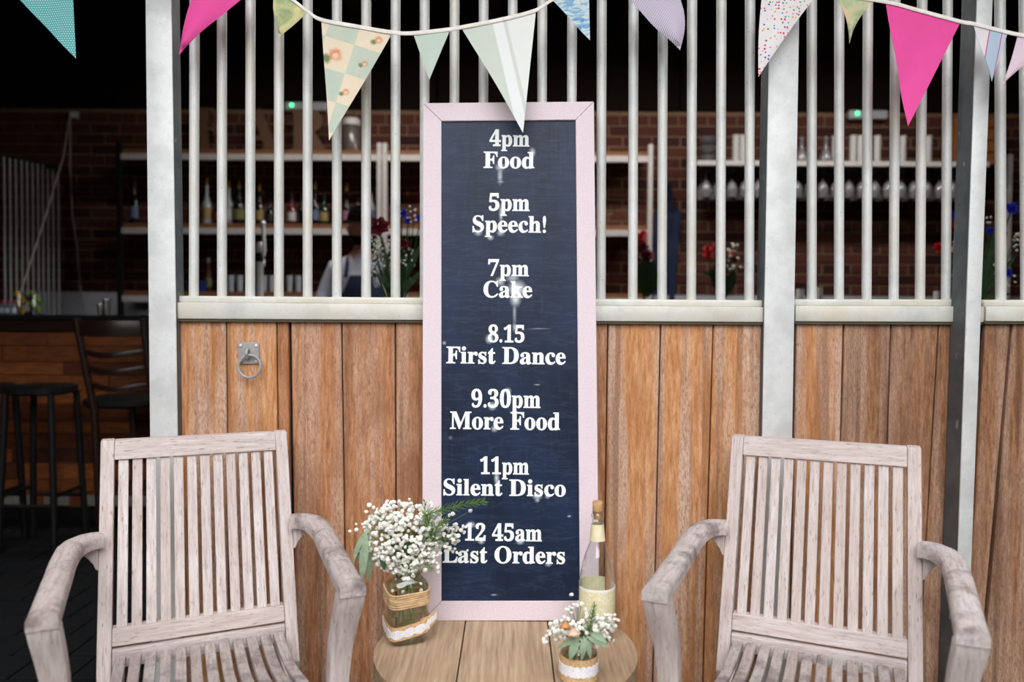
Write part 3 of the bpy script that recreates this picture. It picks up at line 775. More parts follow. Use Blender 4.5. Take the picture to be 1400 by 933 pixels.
flag((371, -9), (416, 19), (379, 55), 'green', 'small mottled green flag with cream edge', .4, 0, (-.12, .02))
flag((434.5, 30), (532, 47), (448, 196), 'floral', 'pale patchwork flag printed with orange roses', .1)
flag((560, 46.5), (611, 41), (583.5, 112), 'palegreen', 'small plain pale green flag', .1)
flag((626, 39), (728, 14), (712, 182), 'white', 'white flag with pale green bands hanging over the chalkboard', .1, 0, (.015, .0))
flag((748, -3), (800, -12), (802, 55), 'bluewater', 'small blue brush-printed flag')
flag((846, -14), (920, -16), (925, 67), 'stripe', 'lilac pinstriped flag curling at its tip', .6, 0, (-.05, .12))
flag((1038, -24), (1116, -17), (1032.5, 102), 'drops', 'white flag with small multicoloured drops', .3, 0, (-.03, -.03))
flag((1136, -11), (1190, -5), (1156.5, 55), 'peachgreen', 'small peach and green flag with twisted tip', .4, 0, (.10, -.10))
flag((1206, -1), (1308, 25), (1236, 168), 'pink', 'hot pink flag hanging straight, right side', .05)
flag((1326, 27), (1373, 38), (1351, 105), 'bluepink', 'small white and pale blue flag with a pink line')
flag((1387, 41), (1434, 50), (1366, 109), 'palepink', 'pale pink flag at the right picture edge', .3, 0, (.03, -.05))
def tape(pts):
    P = [atY(x, y, BY - .002) for x, y in pts]; Q = []
    for i in range(len(P) - 1):
        p0 = P[max(i - 1, 0)]; p1 = P[i]; p2 = P[i + 1]; p3 = P[min(i + 2, len(P) - 1)]
        for k in range(6):
            t_ = k / 6; Q.append(.5 * ((2 * p1) + (p2 - p0) * t_ + (2 * p0 - 5 * p1 + 4 * p2 - p3) * t_ ** 2 + (-p0 + 3 * p1 - 3 * p2 + p3) * t_ ** 3))
    Q.append(P[-1]); b = B(); hgt = .0052
    b.ring_loft([[p + Vector((0, -.0015, -hgt)), p + Vector((0, -.003, 0)), p + Vector((0, -.0015, hgt)), p + Vector((0, .0015, hgt)), p + Vector((0, .003, 0)), p + Vector((0, .0015, -hgt))] for p in Q])
    b.build('tape', M['tape'], bn, off=BO, smooth=True)
tape([(-960, -70), (-620, -28), (-300, -14), (-60, -20), (0, -20), (94, -25), (180, -34), (268, -27), (330, -22), (371, -10), (395, 3), (416, 19), (435, 30), (480, 38), (531, 46), (560, 47), (611, 41), (627, 38), (680, 27), (727, 14), (755, -3), (800, -12), (846, -15), (920, -17), (980, -30), (1038, -25), (1116, -18), (1136, -12), (1206, -3), (1250, 8), (1308, 23), (1327, 26), (1373, 37), (1400, 42), (1440, 49), (1500, 56), (1640, 62), (1880, 40)])

# ------------------------------------------------------------------ flowers
def floret_mesh(b, c, r):
    # crumpled little blossom: two crossed ruffled rosettes
    n = 7; c = Vector(c); ax = Vector((rnd.gauss(0, 1), rnd.gauss(0, 1) - 1.0, rnd.gauss(0, 1) + .6)).normalized()
    x = ax.orthogonal().normalized(); y = ax.cross(x); vs = [c + ax * r * .55]
    for lay, (rr, zz) in enumerate(((.62, .42), (1.0, -.05), (.55, -.6))):
        for k in range(n):
            a = 2 * PI * (k + .5 * lay) / n; q = r * rr * rnd.uniform(.78, 1.12)
            vs.append(c + x * math.cos(a) * q + y * math.sin(a) * q + ax * r * zz * rnd.uniform(.6, 1.3))
    fs = [(0, 1 + k, 1 + (k + 1) % n) for k in range(n)]
    for l in (0, 1):
        for k in range(n):
            a = 1 + l * n + k; d = 1 + l * n + (k + 1) % n; e_ = 1 + (l + 1) * n + k; g = 1 + (l + 1) * n + (k + 1) % n
            fs += [(a, e_, d), (d, e_, g)]
    fs.append(tuple(1 + 2 * n + k for k in reversed(range(n)))); b.add(vs, fs)
def gyp(parent, off, centre_px, rx, ry, Y, count, r, root, dy=.05, extra=(), nstem=40, stemr=.0006):
    fb = B(); sb = B(); k = 0; made = []
    while len(made) < count:
        a = rnd.uniform(0, 2 * PI); q = math.sqrt(rnd.random()) ** .92
        px = centre_px[0] + rx * q * math.cos(a); py = centre_px[1] + ry * q * math.sin(a)
        yy = Y - dy * math.sqrt(max(0, 1 - q * q)) * rnd.uniform(.3, 1) + rnd.uniform(0, dy * .6)
        made.append((atY(px, py, yy), r * rnd.uniform(.7, 1.25)))
    for (x, y, n_, sp) in extra:
        for _ in range(n_): made.append((atY(x + rnd.gauss(0, sp), y + rnd.gauss(0, sp), Y + rnd.uniform(-dy, dy) * .5), r * rnd.uniform(.55, 1.0)))
    for p, rr in made: floret_mesh(fb, p, rr)
    root = Vector(root)
    for i in range(0, len(made), 2):
        p = made[i][0]; mid = root.lerp(p, .6) + Vector((0, .01, .015)); sb.tube([root.lerp(p, .12), mid, p], stemr, 4, cap=False)
    fb.build('floret', M['gyp'], parent, off=off, kind='stuff'); sb.build('flower_stem', M['stem'], parent, off=off, kind='stuff', smooth=True)
def leaf(parent, off, pts, w, mat='leaf', name='leaf', Y=None, face=Vector((0, -1, .25))):
    P = [atY(*p) if len(p) == 3 else Vector(p) for p in pts]; m = 9; Q = []
    for i in range(m + 1):
        t_ = i / m
        if len(P) == 3: q = P[0] * (1 - t_) ** 2 + P[1] * 2 * t_ * (1 - t_) + P[2] * t_ * t_
        else: q = P[0].lerp(P[-1], t_)
        Q.append(q)
    vs = []; fs = []
    for i, q in enumerate(Q):
        d = (Q[min(i + 1, m)] - Q[max(i - 1, 0)]).normalized(); sd = d.cross(face).normalized(); t_ = i / m
        ww = w * (math.sin(PI * min(1, (t_ * .94 + .03))) ** .8) * (1.1 - .35 * abs(t_ - .45)); up = sd.cross(d).normalized()
        if up.dot(face) < 0: up = -up
        vs += [q - sd * ww / 2 + up * .12 * ww, q, q + sd * ww / 2 + up * .12 * ww, q - sd * ww / 2 + up * (.12 * ww - .0007), q - up * .0007, q + sd * ww / 2 + up * (.12 * ww - .0007)]
        if i:
            o = i * 6
            fs += [(o - 6, o - 5, o + 1, o), (o - 5, o - 4, o + 2, o + 1), (o - 3, o + 3, o + 4, o - 2), (o - 2, o + 4, o + 5, o - 1), (o - 6, o, o + 3, o - 3), (o - 4, o - 1, o + 5, o + 2)]
    b = B(); b.add(vs, fs); return b.build(name, M[mat], parent, off=off, smooth=True)
def sprig(parent, off, pts, Y, nn, ln, name='rosemary_sprig', mat='rosemary'):
    P = [atY(x, y, Y + d) for x, y, d in pts]; Q = []
    for i in range(len(P) - 1):
        for k in range(8): Q.append(P[i].lerp(P[i + 1], k / 8))
    Q.append(P[-1]); b = B(); b.tube(Q, [.0016 * (1 - .6 * i / len(Q)) for i in range(len(Q))], 6)
    for k in range(nn):
        f = .1 + .9 * k / nn; q = f * (len(Q) - 1); i = int(q); i = min(i, len(Q) - 2); p = Q[i].lerp(Q[i + 1], q - i); d = (Q[i + 1] - Q[i]).normalized()
        a = k * 2.4; x = d.orthogonal().normalized(); y = d.cross(x); out = (x * math.cos(a) + y * math.sin(a)); l_ = ln * (1.15 - .45 * f) * rnd.uniform(.8, 1.15)
        tip = p + (d * .75 + out * .8).normalized() * l_; sd = d.cross(out).normalized() * .0016; mid = p.lerp(tip, .5) + out * l_ * .08; uo = out * .0005
        b.add([p - sd * .6, p + sd * .6, mid + sd + uo, mid - sd + uo, tip, mid - uo], [(0, 1, 2, 3), (3, 2, 4), (1, 0, 5), (0, 3, 5), (2, 1, 5), (3, 4, 5), (4, 2, 5)])
    return b.build(name, M[mat], parent, off=off)

# ------------------------------------------------------------------ tall square jar with big bouquet
def srect(h_, p, rot, n=40, cx=0, cy=0, z=0, zf=None):
    out = []
    for k in range(n):
        a = 2 * PI * k / n; c, s = math.cos(a), math.sin(a)
        r = h_ / ((abs(c) ** p + abs(s) ** p) ** (1 / p)); x, y = r * c, r * s
        xr = x * math.cos(rot) - y * math.sin(rot); yr = x * math.sin(rot) + y * math.cos(rot)
        out.append((cx + xr, cy + yr, z + (zf(xr, yr) if zf else 0)))
    return out
JB = atZ(560, 875, TZ); JC = Vector((JB.x, JB.y, TZ))
jar = thing('flower_jar', 'tall clear glass jar with twine and drooping lace, gypsophila bouquet, left of the chalkboard', 'flower jar', tuple(JC))
prof = [(.000, .040, 6, ), (.002, .046, 5), (.012, .052, 4.5), (.035, .0545, 4.5), (.075, .054, 4.5), (.12, .0525, 4.5), (.150, .052, 4.2), (.160, .049, 3.6), (.168, .043, 2.6), (.173, .038, 2), (.180, .037, 2), (.182, .040, 2), (.186, .040, 2), (.188, .037, 2), (.198, .037, 2), (.201, .040, 2), (.204, .0395, 2)]
JR = math.radians(22)
b = B(); outer = [srect(h_, p, JR, z=z) for z, h_, p in prof]; inner = [srect(h_ - .0025, p, JR, z=max(z, .006)) for z, h_, p in reversed(prof)]
b.ring_loft(outer + inner); b.build('jar_body', M['jar_glass'], jar, smooth=True)
b = B(); b.ring_loft([srect(h_ - .0032, p, JR, z=max(z, .0075)) for z, h_, p in prof if z < .151] ); b.build('water', M['water'], jar, smooth=True)
b = B()
for k in range(8):
    zz = .108 + k * .0047; rr = .0545 + .0006 * math.sin(k * 2.1)
    b.tube(srect(rr, 4.2, JR, z=zz, zf=lambda x, y: .006 * y / .05 + .0012 * math.sin(x * 40 + k)), .0026, 6, closed=True)
b.build('twine', M['twine'], jar, smooth=True)
def band(parent, name, mat, h_, p, rot, zc, ht, zf, scal=0, ns=0, n=96, th=.0012, r_out=0, cx=0, cy=0):
    rings = [[], [], [], []]
    for k, (x, y, z) in enumerate(srect(h_ + r_out, p, rot, n=n, cx=cx, cy=cy, z=0, zf=zf)):
        q = (x - cx, y - cy); l = math.hypot(*q); ux, uy = q[0] / l, q[1] / l
        sc = scal * abs(math.sin(ns * k * PI / n)) if scal else rnd.uniform(-.0006, .0006)
        rings[0].append((x, y, zc + z - ht / 2 - sc)); rings[1].append((x + ux * th, y + uy * th, zc + z - ht / 2 - sc))
        rings[2].append((x + ux * th, y + uy * th, zc + z + ht / 2 + sc)); rings[3].append((x, y, zc + z + ht / 2 + sc))
    b = B(); m = len(rings[0])
    for r in rings: b.v += [Vector(v) for v in r]
    for i in range(4):
        j = (i + 1) % 4
        for k in range(m):
            l = (k + 1) % m; b.f.append((i * m + k, i * m + l, j * m + l, j * m + k))
    return b.build(name, mat, parent, smooth=False)
tilt = lambda x, y: .20 * y - .05 * x * 0 + .10 * x
bb = band(jar, 'burlap_band', M['burlap'], .0560, 4.0, JR, .050, .036, tilt)
band(jar, 'lace_band', M['lace'], .0575, 4.0, JR, .049, .013, tilt, .0055, 13)
def tail():
    n = 8
    for nm, mt, hh, o_, sc in (('burlap_tail', 'burlap', .020, 0, 0), ('lace_tail', 'lace', .0075, .0016, .003)):
        b = B(); vs = []
        for i in range(n + 1):
            t_ = i / n; x = .040 + .040 * t_; y = -.036 + .03 * t_ * t_; z = .050 + tilt(x, y) + .008 * t_
            s_ = sc * abs(math.sin(i * 1.3)); h2 = hh * (1 - .25 * t_)
            vs += [(x, y - o_, z - h2 - s_), (x, y - o_, z + h2 + s_), (x + .0006, y - o_ - .0012, z + h2 + s_), (x + .0006, y - o_ - .0012, z - h2 - s_)]
        b.ring_loft([vs[i * 4:i * 4 + 4] for i in range(n + 1)]); b.build(nm, M[mt], jar)
tail()
for k in range(7):
    a = k * 2.4; b = B(); r0 = .028 * math.sqrt((k + 1) / 7)
    b.tube([(r0 * math.cos(a) * 1.1, r0 * math.sin(a) * 1.1, .01 + .02 * rnd.random()), (r0 * .6 * math.cos(a + .5), r0 * .6 * math.sin(a + .5), .1), (r0 * .7 * math.cos(a + 1), r0 * .7 * math.sin(a + 1), .215)], rnd.uniform(.0012, .0022), 6)
    b.build('stem', M['stem'], jar, smooth=True)
mouth = JC + Vector((0, 0, .2)); YJ = JC.y
gyp(jar, JC, (552, 737), 52, 50, YJ - .005, 560, .0068, mouth, .055, [(500, 720, 16, 8), (520, 706, 14, 8), (531, 688, 5, 3), (563, 688, 3, 2), (610, 735, 60, 15), (622, 728, 16, 7), (625, 742, 8, 6), (590, 765, 30, 10), (510, 762, 8, 8), (550, 780, 20, 12), (570, 776, 18, 10), (597, 712, 18, 10), (505, 700, 6, 6)])
leaf(jar, JC, [(510, 722, YJ - .02), (490, 745, YJ - .04), (486, 776, YJ - .045)], .013)
leaf(jar, JC, [(512, 730, YJ - .02), (494, 750, YJ - .03), (492, 768, YJ - .03)], .010)
leaf(jar, JC, [(505, 734, YJ - .03), (500, 760, YJ - .05), (498, 801, YJ - .055)], .021)
leaf(jar, JC, [(508, 740, YJ - .0), (512, 770, YJ - .01), (505, 799, YJ - .01)], .016)
leaf(jar, JC, [(522, 762, YJ - .02), (528, 772, YJ - .03), (529, 782, YJ - .03)], .012, 'leafdark')
sprig(jar, JC, [(588, 770, 0), (592, 735, -.03), (586, 705, -.04), (610, 698, -.05), (640, 690, -.055), (664, 686, -.06)], YJ + .0, 170, .026)
sprig(jar, JC, [(590, 740, -.02), (584, 712, -.035), (583, 686, -.035)], YJ + .01, 34, .018)
sprig(jar, JC, [(592, 745, -.02), (600, 722, -.045), (612, 712, -.05)], YJ, 50, .021)
sprig(jar, JC, [(580, 770, -.01), (590, 775, -.035), (594, 781, -.04)], YJ, 24, .014)

# ------------------------------------------------------------------ small round jar with posy
SB = Vector((atZ(796, 931, TZ).x, atZ(796, 931, TZ).y, TZ))
sj = thing('flower_jar', 'small round jar wrapped in burlap and lace with gypsophila posy, before the wine bottle', 'flower jar', tuple(SB))
pr = [(.034, 0), (.040, .003), (.0425, .012), (.0425, .070), (.040, .080), (.037, .084), (.038, .088), (.038, .092), (.035, .092), (.0345, .084), (.038, .078), (.040, .070), (.040, .012), (.034, .005)]
b = B(); b.lathe(pr, 36, cap=True); b.build('jar_body', M['jar_glass'], sj, smooth=True)
band(sj, 'burlap_band', M['burlap'], .0432, 2, 0, .040, .056, None)
band(sj, 'lace_band', M['lace'], .0450, 2, 0, .040, .021, None, .0028, 20)
for k in range(8):
    a = k * 2.4; b = B(); b.tube([(.02 * math.cos(a), .02 * math.sin(a), .008), (.012 * math.cos(a + .6), .012 * math.sin(a + .6), .06), (.018 * math.cos(a + 1), .018 * math.sin(a + 1), .1)], .0014, 6); b.build('stem', M['stem'], sj, smooth=True)
YS = SB.y
gyp(sj, SB, (800, 858), 46, 20, YS - .01, 75, .0062, SB + Vector((0, 0, .085)), .04, [(770, 862, 22, 8), (765, 870, 6, 6), (790, 822, 8, 5), (782, 832, 6, 4), (830, 862, 26, 9), (842, 850, 10, 6), (815, 850, 14, 8), (795, 876, 14, 7), (748, 877, 3, 3), (838, 838, 6, 5), (808, 838, 5, 5)])
leaf(sj, SB, [(795, 873, YS - .045), (788, 885, YS - .06), (784, 902, YS - .06)], .018)
leaf(sj, SB, [(800, 873, YS - .045), (803, 885, YS - .065), (800, 902, YS - .06)], .013)
leaf(sj, SB, [(802, 870, YS - .045), (810, 882, YS - .06), (812, 900, YS - .055)], .013)
leaf(sj, SB, [(800, 872, YS - .04), (786, 873, YS - .05), (766, 887, YS - .05)], .012)
leaf(sj, SB, [(805, 868, YS - .035), (820, 878, YS - .05), (838, 884, YS - .045)], .010)
leaf(sj, SB, [(808, 864, YS - .03), (826, 868, YS - .04), (833, 878, YS - .045)], .014)
sprig(sj, SB, [(808, 875, -.02), (812, 850, -.03), (817, 826, -.03)], YS, 60, .018)
def bud(parent, off, c, r, mat, name):
    b = B(); c = Vector(c)
    for lay in range(3):
        for k in range(5):
            a = 2 * PI * k / 5 + lay * .6; d = Vector((math.cos(a), math.sin(a), 0)); x = Vector((-d.y, d.x, 0)); rr = r * (.45 + .24 * lay); hh = r * (1.5 - .3 * lay)
            vs = []; 
            for i in range(5):
                t_ = i / 4; q = c + d * rr * math.sin(PI * (.12 + .62 * t_)) + Vector((0, 0, hh * t_ - r * .5)); w = rr * 1.0 * math.sin(PI * (.2 + .6 * t_))
                vs += [q - x * w - d * w * .35, q, q + x * w - d * w * .35]
            b.add(vs, [(i * 3 + j, i * 3 + j + 1, i * 3 + j + 4, i * 3 + j + 3) for i in range(4) for j in range(2)])
    return b.build(name, M[mat], parent, off=off, smooth=True)
bud(sj, SB, atY(788, 866, YS - .06), .013, 'peach', 'rose_bud'); bud(sj, SB, atY(777, 856, YS - .05), .011, 'orange', 'rose_bud')

# ------------------------------------------------------------------ wine bottle
WB = atZ(820, 871, TZ); WB.z = TZ
wbt = thing('wine_bottle', 'empty clear glass wine bottle with cream label and cork, right of the chalkboard', 'bottle', tuple(WB))
wp = [(.030, 0.0), (.037, .003), (.0395, .012), (.0395, .125), (.038, .150), (.033, .178), (.026, .205), (.0195, .228), (.0160, .250), (.0152, .272), (.0152, .288), (.0172, .290), (.0172, .297), (.0152, .299), (.0152, .304)]
wp = [(r * 1.2 if r > .0195 else (r * 1.08 if r > .0175 else r), z * 1.115) for r, z in wp]
wi = [(max(r - .0022, .004), max(z, .012)) for r, z in reversed(wp)]
b = B(); b.lathe(wp + wi, 32, cap=True); b.build('bottle_glass', M['glass'], wbt, smooth=True)
b = B(); b.lathe([(.0105, .318), (.0125, .339), (.0135, .340), (.0135, .364), (.0125, .3655)], 20); b.build('cork', M['cork'], wbt, smooth=True)
def curved(parent, r0, r1, z0, z1, a0, a1, mat, name, th=.0006, n=24):
    b = B(); rings = []
    for i in range(n + 1):
        a = a0 + (a1 - a0) * i / n; c, s = math.cos(a), math.sin(a)
        rings.append([(r0 * c, r0 * s, z0), (r1 * c, r1 * s, z1), ((r1 + th) * c, (r1 + th) * s, z1), ((r0 + th) * c, (r0 + th) * s, z0)])
    b.ring_loft(rings); return b.build(name, mat, parent, smooth=True)
def label_mat():
    n = N('cream_wine_label'); c = n.coord(False); x, y = None, None
    sp = n.n('SeparateXYZ'); n.put(sp.inputs[0], c); z = sp.outputs[2]
    wv = n.noise(c, 30, 4, .6, (1, 1, 3), 2.0)
    col = n.mix(n.ramp(wv, [(.42, 0.), (.46, .8), (.54, .8), (.6, 0.)]), rgb(246, 240, 218), rgb(228, 218, 160))
    col = n.mix(n.math('GREATER_THAN', z, .137), col, rgb(246, 246, 244)); return n.set(col, .6, 0, .3)
curved(wbt, .0479, .0479, .042, .143, -PI * .93, PI * .18, label_mat(), 'front_label')
curved(wbt, .0479, .0475, .069, .150, PI * .32, PI * .92, M['label_cream'], 'back_label')
curved(wbt, .0205, .0162, .262, .305, 0, 2 * PI * .999, M['label_cream'], 'neck_label')

# ------------------------------------------------------------------ bar counter and what stands on it
CT = 1.262; CY0, CY1 = 4.72, 5.17
ctr = thing('bar_counter', 'long bar counter clad in dark reclaimed boards, deep inside the barn', 'counter', (-1, CY0, 0))
CO = Vector((-1, CY0, 0))
sub('worktop', M['black'], ctr, -4.45, 2.9, CY0 - .05, CY1, CT - .03, CT, off=CO, bevel=.003)
sub('carcass', M['black'], ctr, -4.4, 2.85, CY0 + .022, CY1 - .03, 0, CT - .031, off=CO)
sub('fascia', M['dark_wood'], ctr, -4.4, 2.85, CY0 - .03, CY0 + .02, CT - .1, CT - .032, off=CO)
zz = CT - .105; k = 0
while zz > .16:
    hgt = (.085, .1, .078, .095)[k % 4]; x = -3.9
    while x < -1.0:
        w = rnd.uniform(.45, 1.1)
        sub('cladding_board', M['reclaimed'], ctr, x, min(x + w, -.6) - .004, CY0 - rnd.uniform(.002, .01), CY0 + .02, zz - hgt + .004, zz, off=CO, bevel=.002); x += w
    sub('cladding_board', M['reclaimed'], ctr, -.6, 2.85, CY0, CY0 + .02, zz - hgt + .004, zz, off=CO)
    zz -= hgt; k += 1
for x0, x1 in ((-3.9, -3.5), (-3.3, -2.9), (-2.85, -2.7), (-2.6, -1.6)): sub('kick_block', M['yard'], ctr, x0, x1, CY0 - .02, CY0 + .02, .1, .16, off=CO)
# bar tap
M['tap'] = plain('bright_tap_steel', rgb(232, 236, 238), .3, .25, .8, .02)
tp = atY(355, 430, 4.95); tap = thing('beer_tap', 'chrome beer tap with long handle on the bar counter', 'tap', (tp.x, 4.95, CT))
b = B(); b.lathe([(.045, 0), (.045, .01), (.024, .02), (.021, .04), (.021, .34), (.024, .345)], 20); b.build('column', M['tap'], tap, smooth=True)
b = B(); b.lathe([(.027, .345), (.027, .40), (.02, .41)], 16); b.build('collar', M['black'], tap, smooth=True)
b = B(); b.lathe([(.02, .40), (.024, .405), (.024, .455), (.018, .47)], 16); b.build('cap', M['tap'], tap, smooth=True)
b = B(); b.tube([(.0, -.01, .385), (.03, -.03, .38), (.042, -.05, .36), (.045, -.05, .31)], .009, 10); b.build('spout', M['chrome'], tap, smooth=True)
b = B(); b.tube([(.035, -.03, .38), (.038, -.03, .42), (.036, -.03, .5), (.032, -.03, .575)], [.009, .013, .011, .014], 10); b.ball((.031, -.03, .585), .018, 10, 6); b.build('handle', M['tap'], tap, smooth=True)

# generic bottles
def bottle_proto(name, h_, r, mat, lmat, cap, pour=False, label='x', cat='bottle', group=None, loc=(0, 0, 0), neck=.012, sh=.6):
    t = thing(name, label, cat, loc, 0, group)
    b = B(); b.lathe([(r * .8, 0), (r, .006), (r, h_ * sh), (r * .85, h_ * (sh + .06)), (neck * 1.3, h_ * (sh + .17)), (neck, h_ * (sh + .22)), (neck, h_ * .96), (neck * 1.2, h_ * .965), (neck * 1.2, h_)], 14); b.build('bottle_glass', mat, t, smooth=True)
    if lmat: curved(t, r + .0006, r + .0006, h_ * .14, h_ * (sh - .1), -PI * .95, -PI * .05, lmat, 'label_band', .0006, 10)
    b = B()
    if pour: b.tube([(0, 0, h_), (0, 0, h_ + .02), (.004, -.004, h_ + .045), (.012, -.012, h_ + .06)], [.011, .010, .006, .004], 8)
    else: b.lathe([(neck * 1.25, h_ - .03), (neck * 1.25, h_ + .004), (neck, h_ + .006)], 12)
    b.build('pourer' if pour else 'bottle_cap', cap, t, smooth=True)
    return t
dg = plain('dark_bottle_glass', rgb(16, 18, 20), .1, 0, .8); gg = plain('green_bottle_glass', rgb(16, 44, 24), .1, 0, .8); cg = plain('frosted_clear_bottle', rgb(150, 158, 168), .12, 0, .8); ag = plain('amber_bottle_glass', rgb(70, 42, 24), .1, 0, .8)
rl = plain('red_spirit_glass', rgb(96, 22, 32), .1, 0, .8)
LB = {k: plain(k + '_bottle_label', c, .6) for k, c in {'blue': rgb(92, 108, 140), 'gold': rgb(150, 128, 80), 'pink': rgb(150, 100, 130), 'white': rgb(190, 190, 196), 'green': rgb(104, 106, 60), 'red': rgb(130, 34, 34), 'black': rgb(20, 20, 22)}.items()}
YSH = 6.08
def zat(py, Y, px=400): return atY(px, py, Y).z
ZS1, ZS2, ZS3 = zat(212, YSH), zat(311.5, YSH), zat(403, YSH)
sh = thing('bar_shelving', 'back bar shelving with wooden boards and pale metal lips, left half of the brick wall', 'shelf', (-1.2, YSH, 0)); SO = Vector((-1.2, YSH, 0))
xL = atY(172, 300, YSH).x; xM = atY(521, 300, YSH - .1).x; xR = atY(886, 300, YSH - .1).x
for z in (ZS1, ZS2, ZS3):
    sub('shelf_board', M['shelf_wood'], sh, xL, xR, YSH - .1, WALLY - .03, z - .035, z, off=SO, bevel=.002)
    sub('shelf_lip', M['lip'], sh, xL, xR, YSH - .125, YSH - .1, z - .085, z - .037, off=SO, bevel=.003)
for x, m in ((xL, 'black'), (xM - .02, 'lip'), (xM + .022, 'lip'), (xR, 'lip')):
    sub('upright', M[m], sh, x - .017, x + .017, YSH - .135, YSH - .09, 0, ZS1 + .05, off=SO, bevel=.003)
GB = 'spirit bottles on the middle back bar shelf'
rows = [(182, 255, 'd', 'blue', 0, 'dark bottle with pale blue label, alone beside the doorway post'), (262, 268, 'a', None, 0, 'amber bottle at the left end of the middle shelf, close to the post'), (281, 258, 'c', 'gold', 1, 'clear bottle with gold label and pourer, between the first two bars'),
    (296, 272, 'd', 'red', 0, 'dark bottle with a red label'), (311, 262, 'c', 'white', 1, 'clear silvery bottle with white label, just right of the second bar'), (325, 262, 'd', 'green', 1, 'squat dark bottle with green oval label and tall gold pourer'),
    (353, 265, 'd', 'gold', 1, 'black bottle with gold label, above the beer tap'), (367, 278, 'd', 'black', 0, 'short black bottle right of the beer tap handle'), (397, 270, 'r', 'white', 0, 'clear bottle with red spirit and dark cap'),
    (411, 270, 'd', None, 0, 'unlabelled dark bottle half hidden by a bar'), (429, 262, 'd', 'blue', 1, 'black bottle with blue label and gold pourer'), (441, 268, 'g', 'gold', 0, 'green bottle with gold label, left of the barman'), (454, 272, 'd', None, 0, 'dark bottle hidden by the sixth bar'), (472, 264, 'd', 'pink', 1, 'black bottle with pink label and gold pourer above the barman'), (488, 275, 'c', 'white', 0, 'clear bottle behind the barman head'), (505, 262, 'c', 'blue', 0, 'pale bottle with blue label beside the pale uprights')]
GM = {'d': dg, 'c': cg, 'g': gg, 'a': ag, 'r': rl}
for x, yt, g, l, pz, lab in rows:
    p = atY(x, 300, YSH); hh = zat(yt, YSH, x) - ZS2
    bottle_proto('spirit_bottle', hh, .034 if x != 325 else .05, GM[g], LB[l] if l else None, M['gold'] if pz else M['black'], pz, lab, 'bottle', GB, (p.x, YSH, ZS2), .012, .52)
def glass_tumbler(x, Y, z, h_, r, lab, grp, name='glass_tumbler', m='glass', cat='glass'):
    b = B(); b.lathe([(r * .8, 0), (r, h_), (r * .92, h_), (r * .74, .008)], 16); o = b.build(name, M[m], None, smooth=True); o.location = (x, Y, z); return tag(o, lab, cat, grp)
M['mistglass'] = plain('stacked_clear_tumblers', rgb(176, 184, 196), .2, 0, .8)
for x, lab in ((315, 'pale tumbler, first of the lower shelf row, left of the beer tap'), (327, 'pale tumbler, second of the lower shelf row'), (360, 'pale tumbler directly right of the tap column'), (371, 'pale tumbler, left of the bar over it'), (395, 'pale tumbler, left of the barman elbow'), (407, 'pale tumbler nearest the barman elbow')):
    glass_tumbler(atY(x, 395, YSH).x, YSH, ZS3, .13, .026, lab, 'pale tumblers on the lower back bar shelf', m='mistglass')
p = atY(284, 383, YSH); bottle_proto('spirit_bottle', .26, .026, ag, LB['green'], M['steel'], 0, 'slim bottle with olive label standing low, left of the tumblers', 'bottle', None, (p.x, YSH, ZS3), .011, .5)
for x, lab in ((833, 'small wine glass on the middle shelf, just right of the chalkboard'), (853, 'small wine glass on the middle shelf, second from the chalkboard'), (558, 'small wine glass on the middle shelf above the flower vase')):
    b = B(); b.lathe([(.03, 0), (.03, .003), (.005, .008), (.004, .07), (.02, .085), (.034, .12), (.03, .17), (.028, .17), (.031, .12), (.017, .09)], 16)
    o = b.build('wine_glass', M['mistglass'] if False else M['jar_glass'], None, smooth=True); o.location = (atY(x, 300, YSH).x, YSH, ZS2); tag(o, lab, 'glass', 'small wine glasses on the middle shelf')
# BAR letters on the top shelf
for ch, xl, xr in (('B', 262, 305), ('A', 326, 378), ('R', 392, 445)):
    me = text_mesh(bold(ch), .06, .01); xs = [v.co.x for v in me.vertices]; ys = [v.co.y for v in me.vertices]
    a = atY(xl, 212, YSH); c_ = atY(xr, 212, YSH); kx = (c_.x - a.x) / (max(xs) - min(xs)); hh = zat(152, YSH, xl) - ZS1; ky = hh / (max(ys) - min(ys))
    for v in me.vertices: v.co = Vector(((v.co.x - min(xs)) * kx, -v.co.z * .3, (v.co.y - min(ys)) * ky))
    me.materials.clear(); me.materials.append(M['letter']); o = D.objects.new('letter_sign', me); COL.objects.link(o); o.location = (a.x, YSH + .02, ZS1 + .001)
    tag(o, 'large brown standing letter %s on the top back bar shelf' % ch, 'sign', 'letters spelling BAR')
# big jar with lid on top shelf
p = atY(478, 212, YSH); j = thing('storage_jar', 'large dim glass jar with silver lid on the top shelf', 'jar', (p.x, YSH, ZS1))
b = B(); b.lathe([(.06, 0), (.072, .01), (.072, .18), (.06, .2), (.06, .21)], 18); b.build('jar_body', plain('dim_storage_glass', rgb(92, 84, 80), .2), j, smooth=True)
b = B(); b.lathe([(.068, .21), (.068, .25), (.06, .262), (.02, .264)], 18); b.build('lid', M['lip'], j, smooth=True)
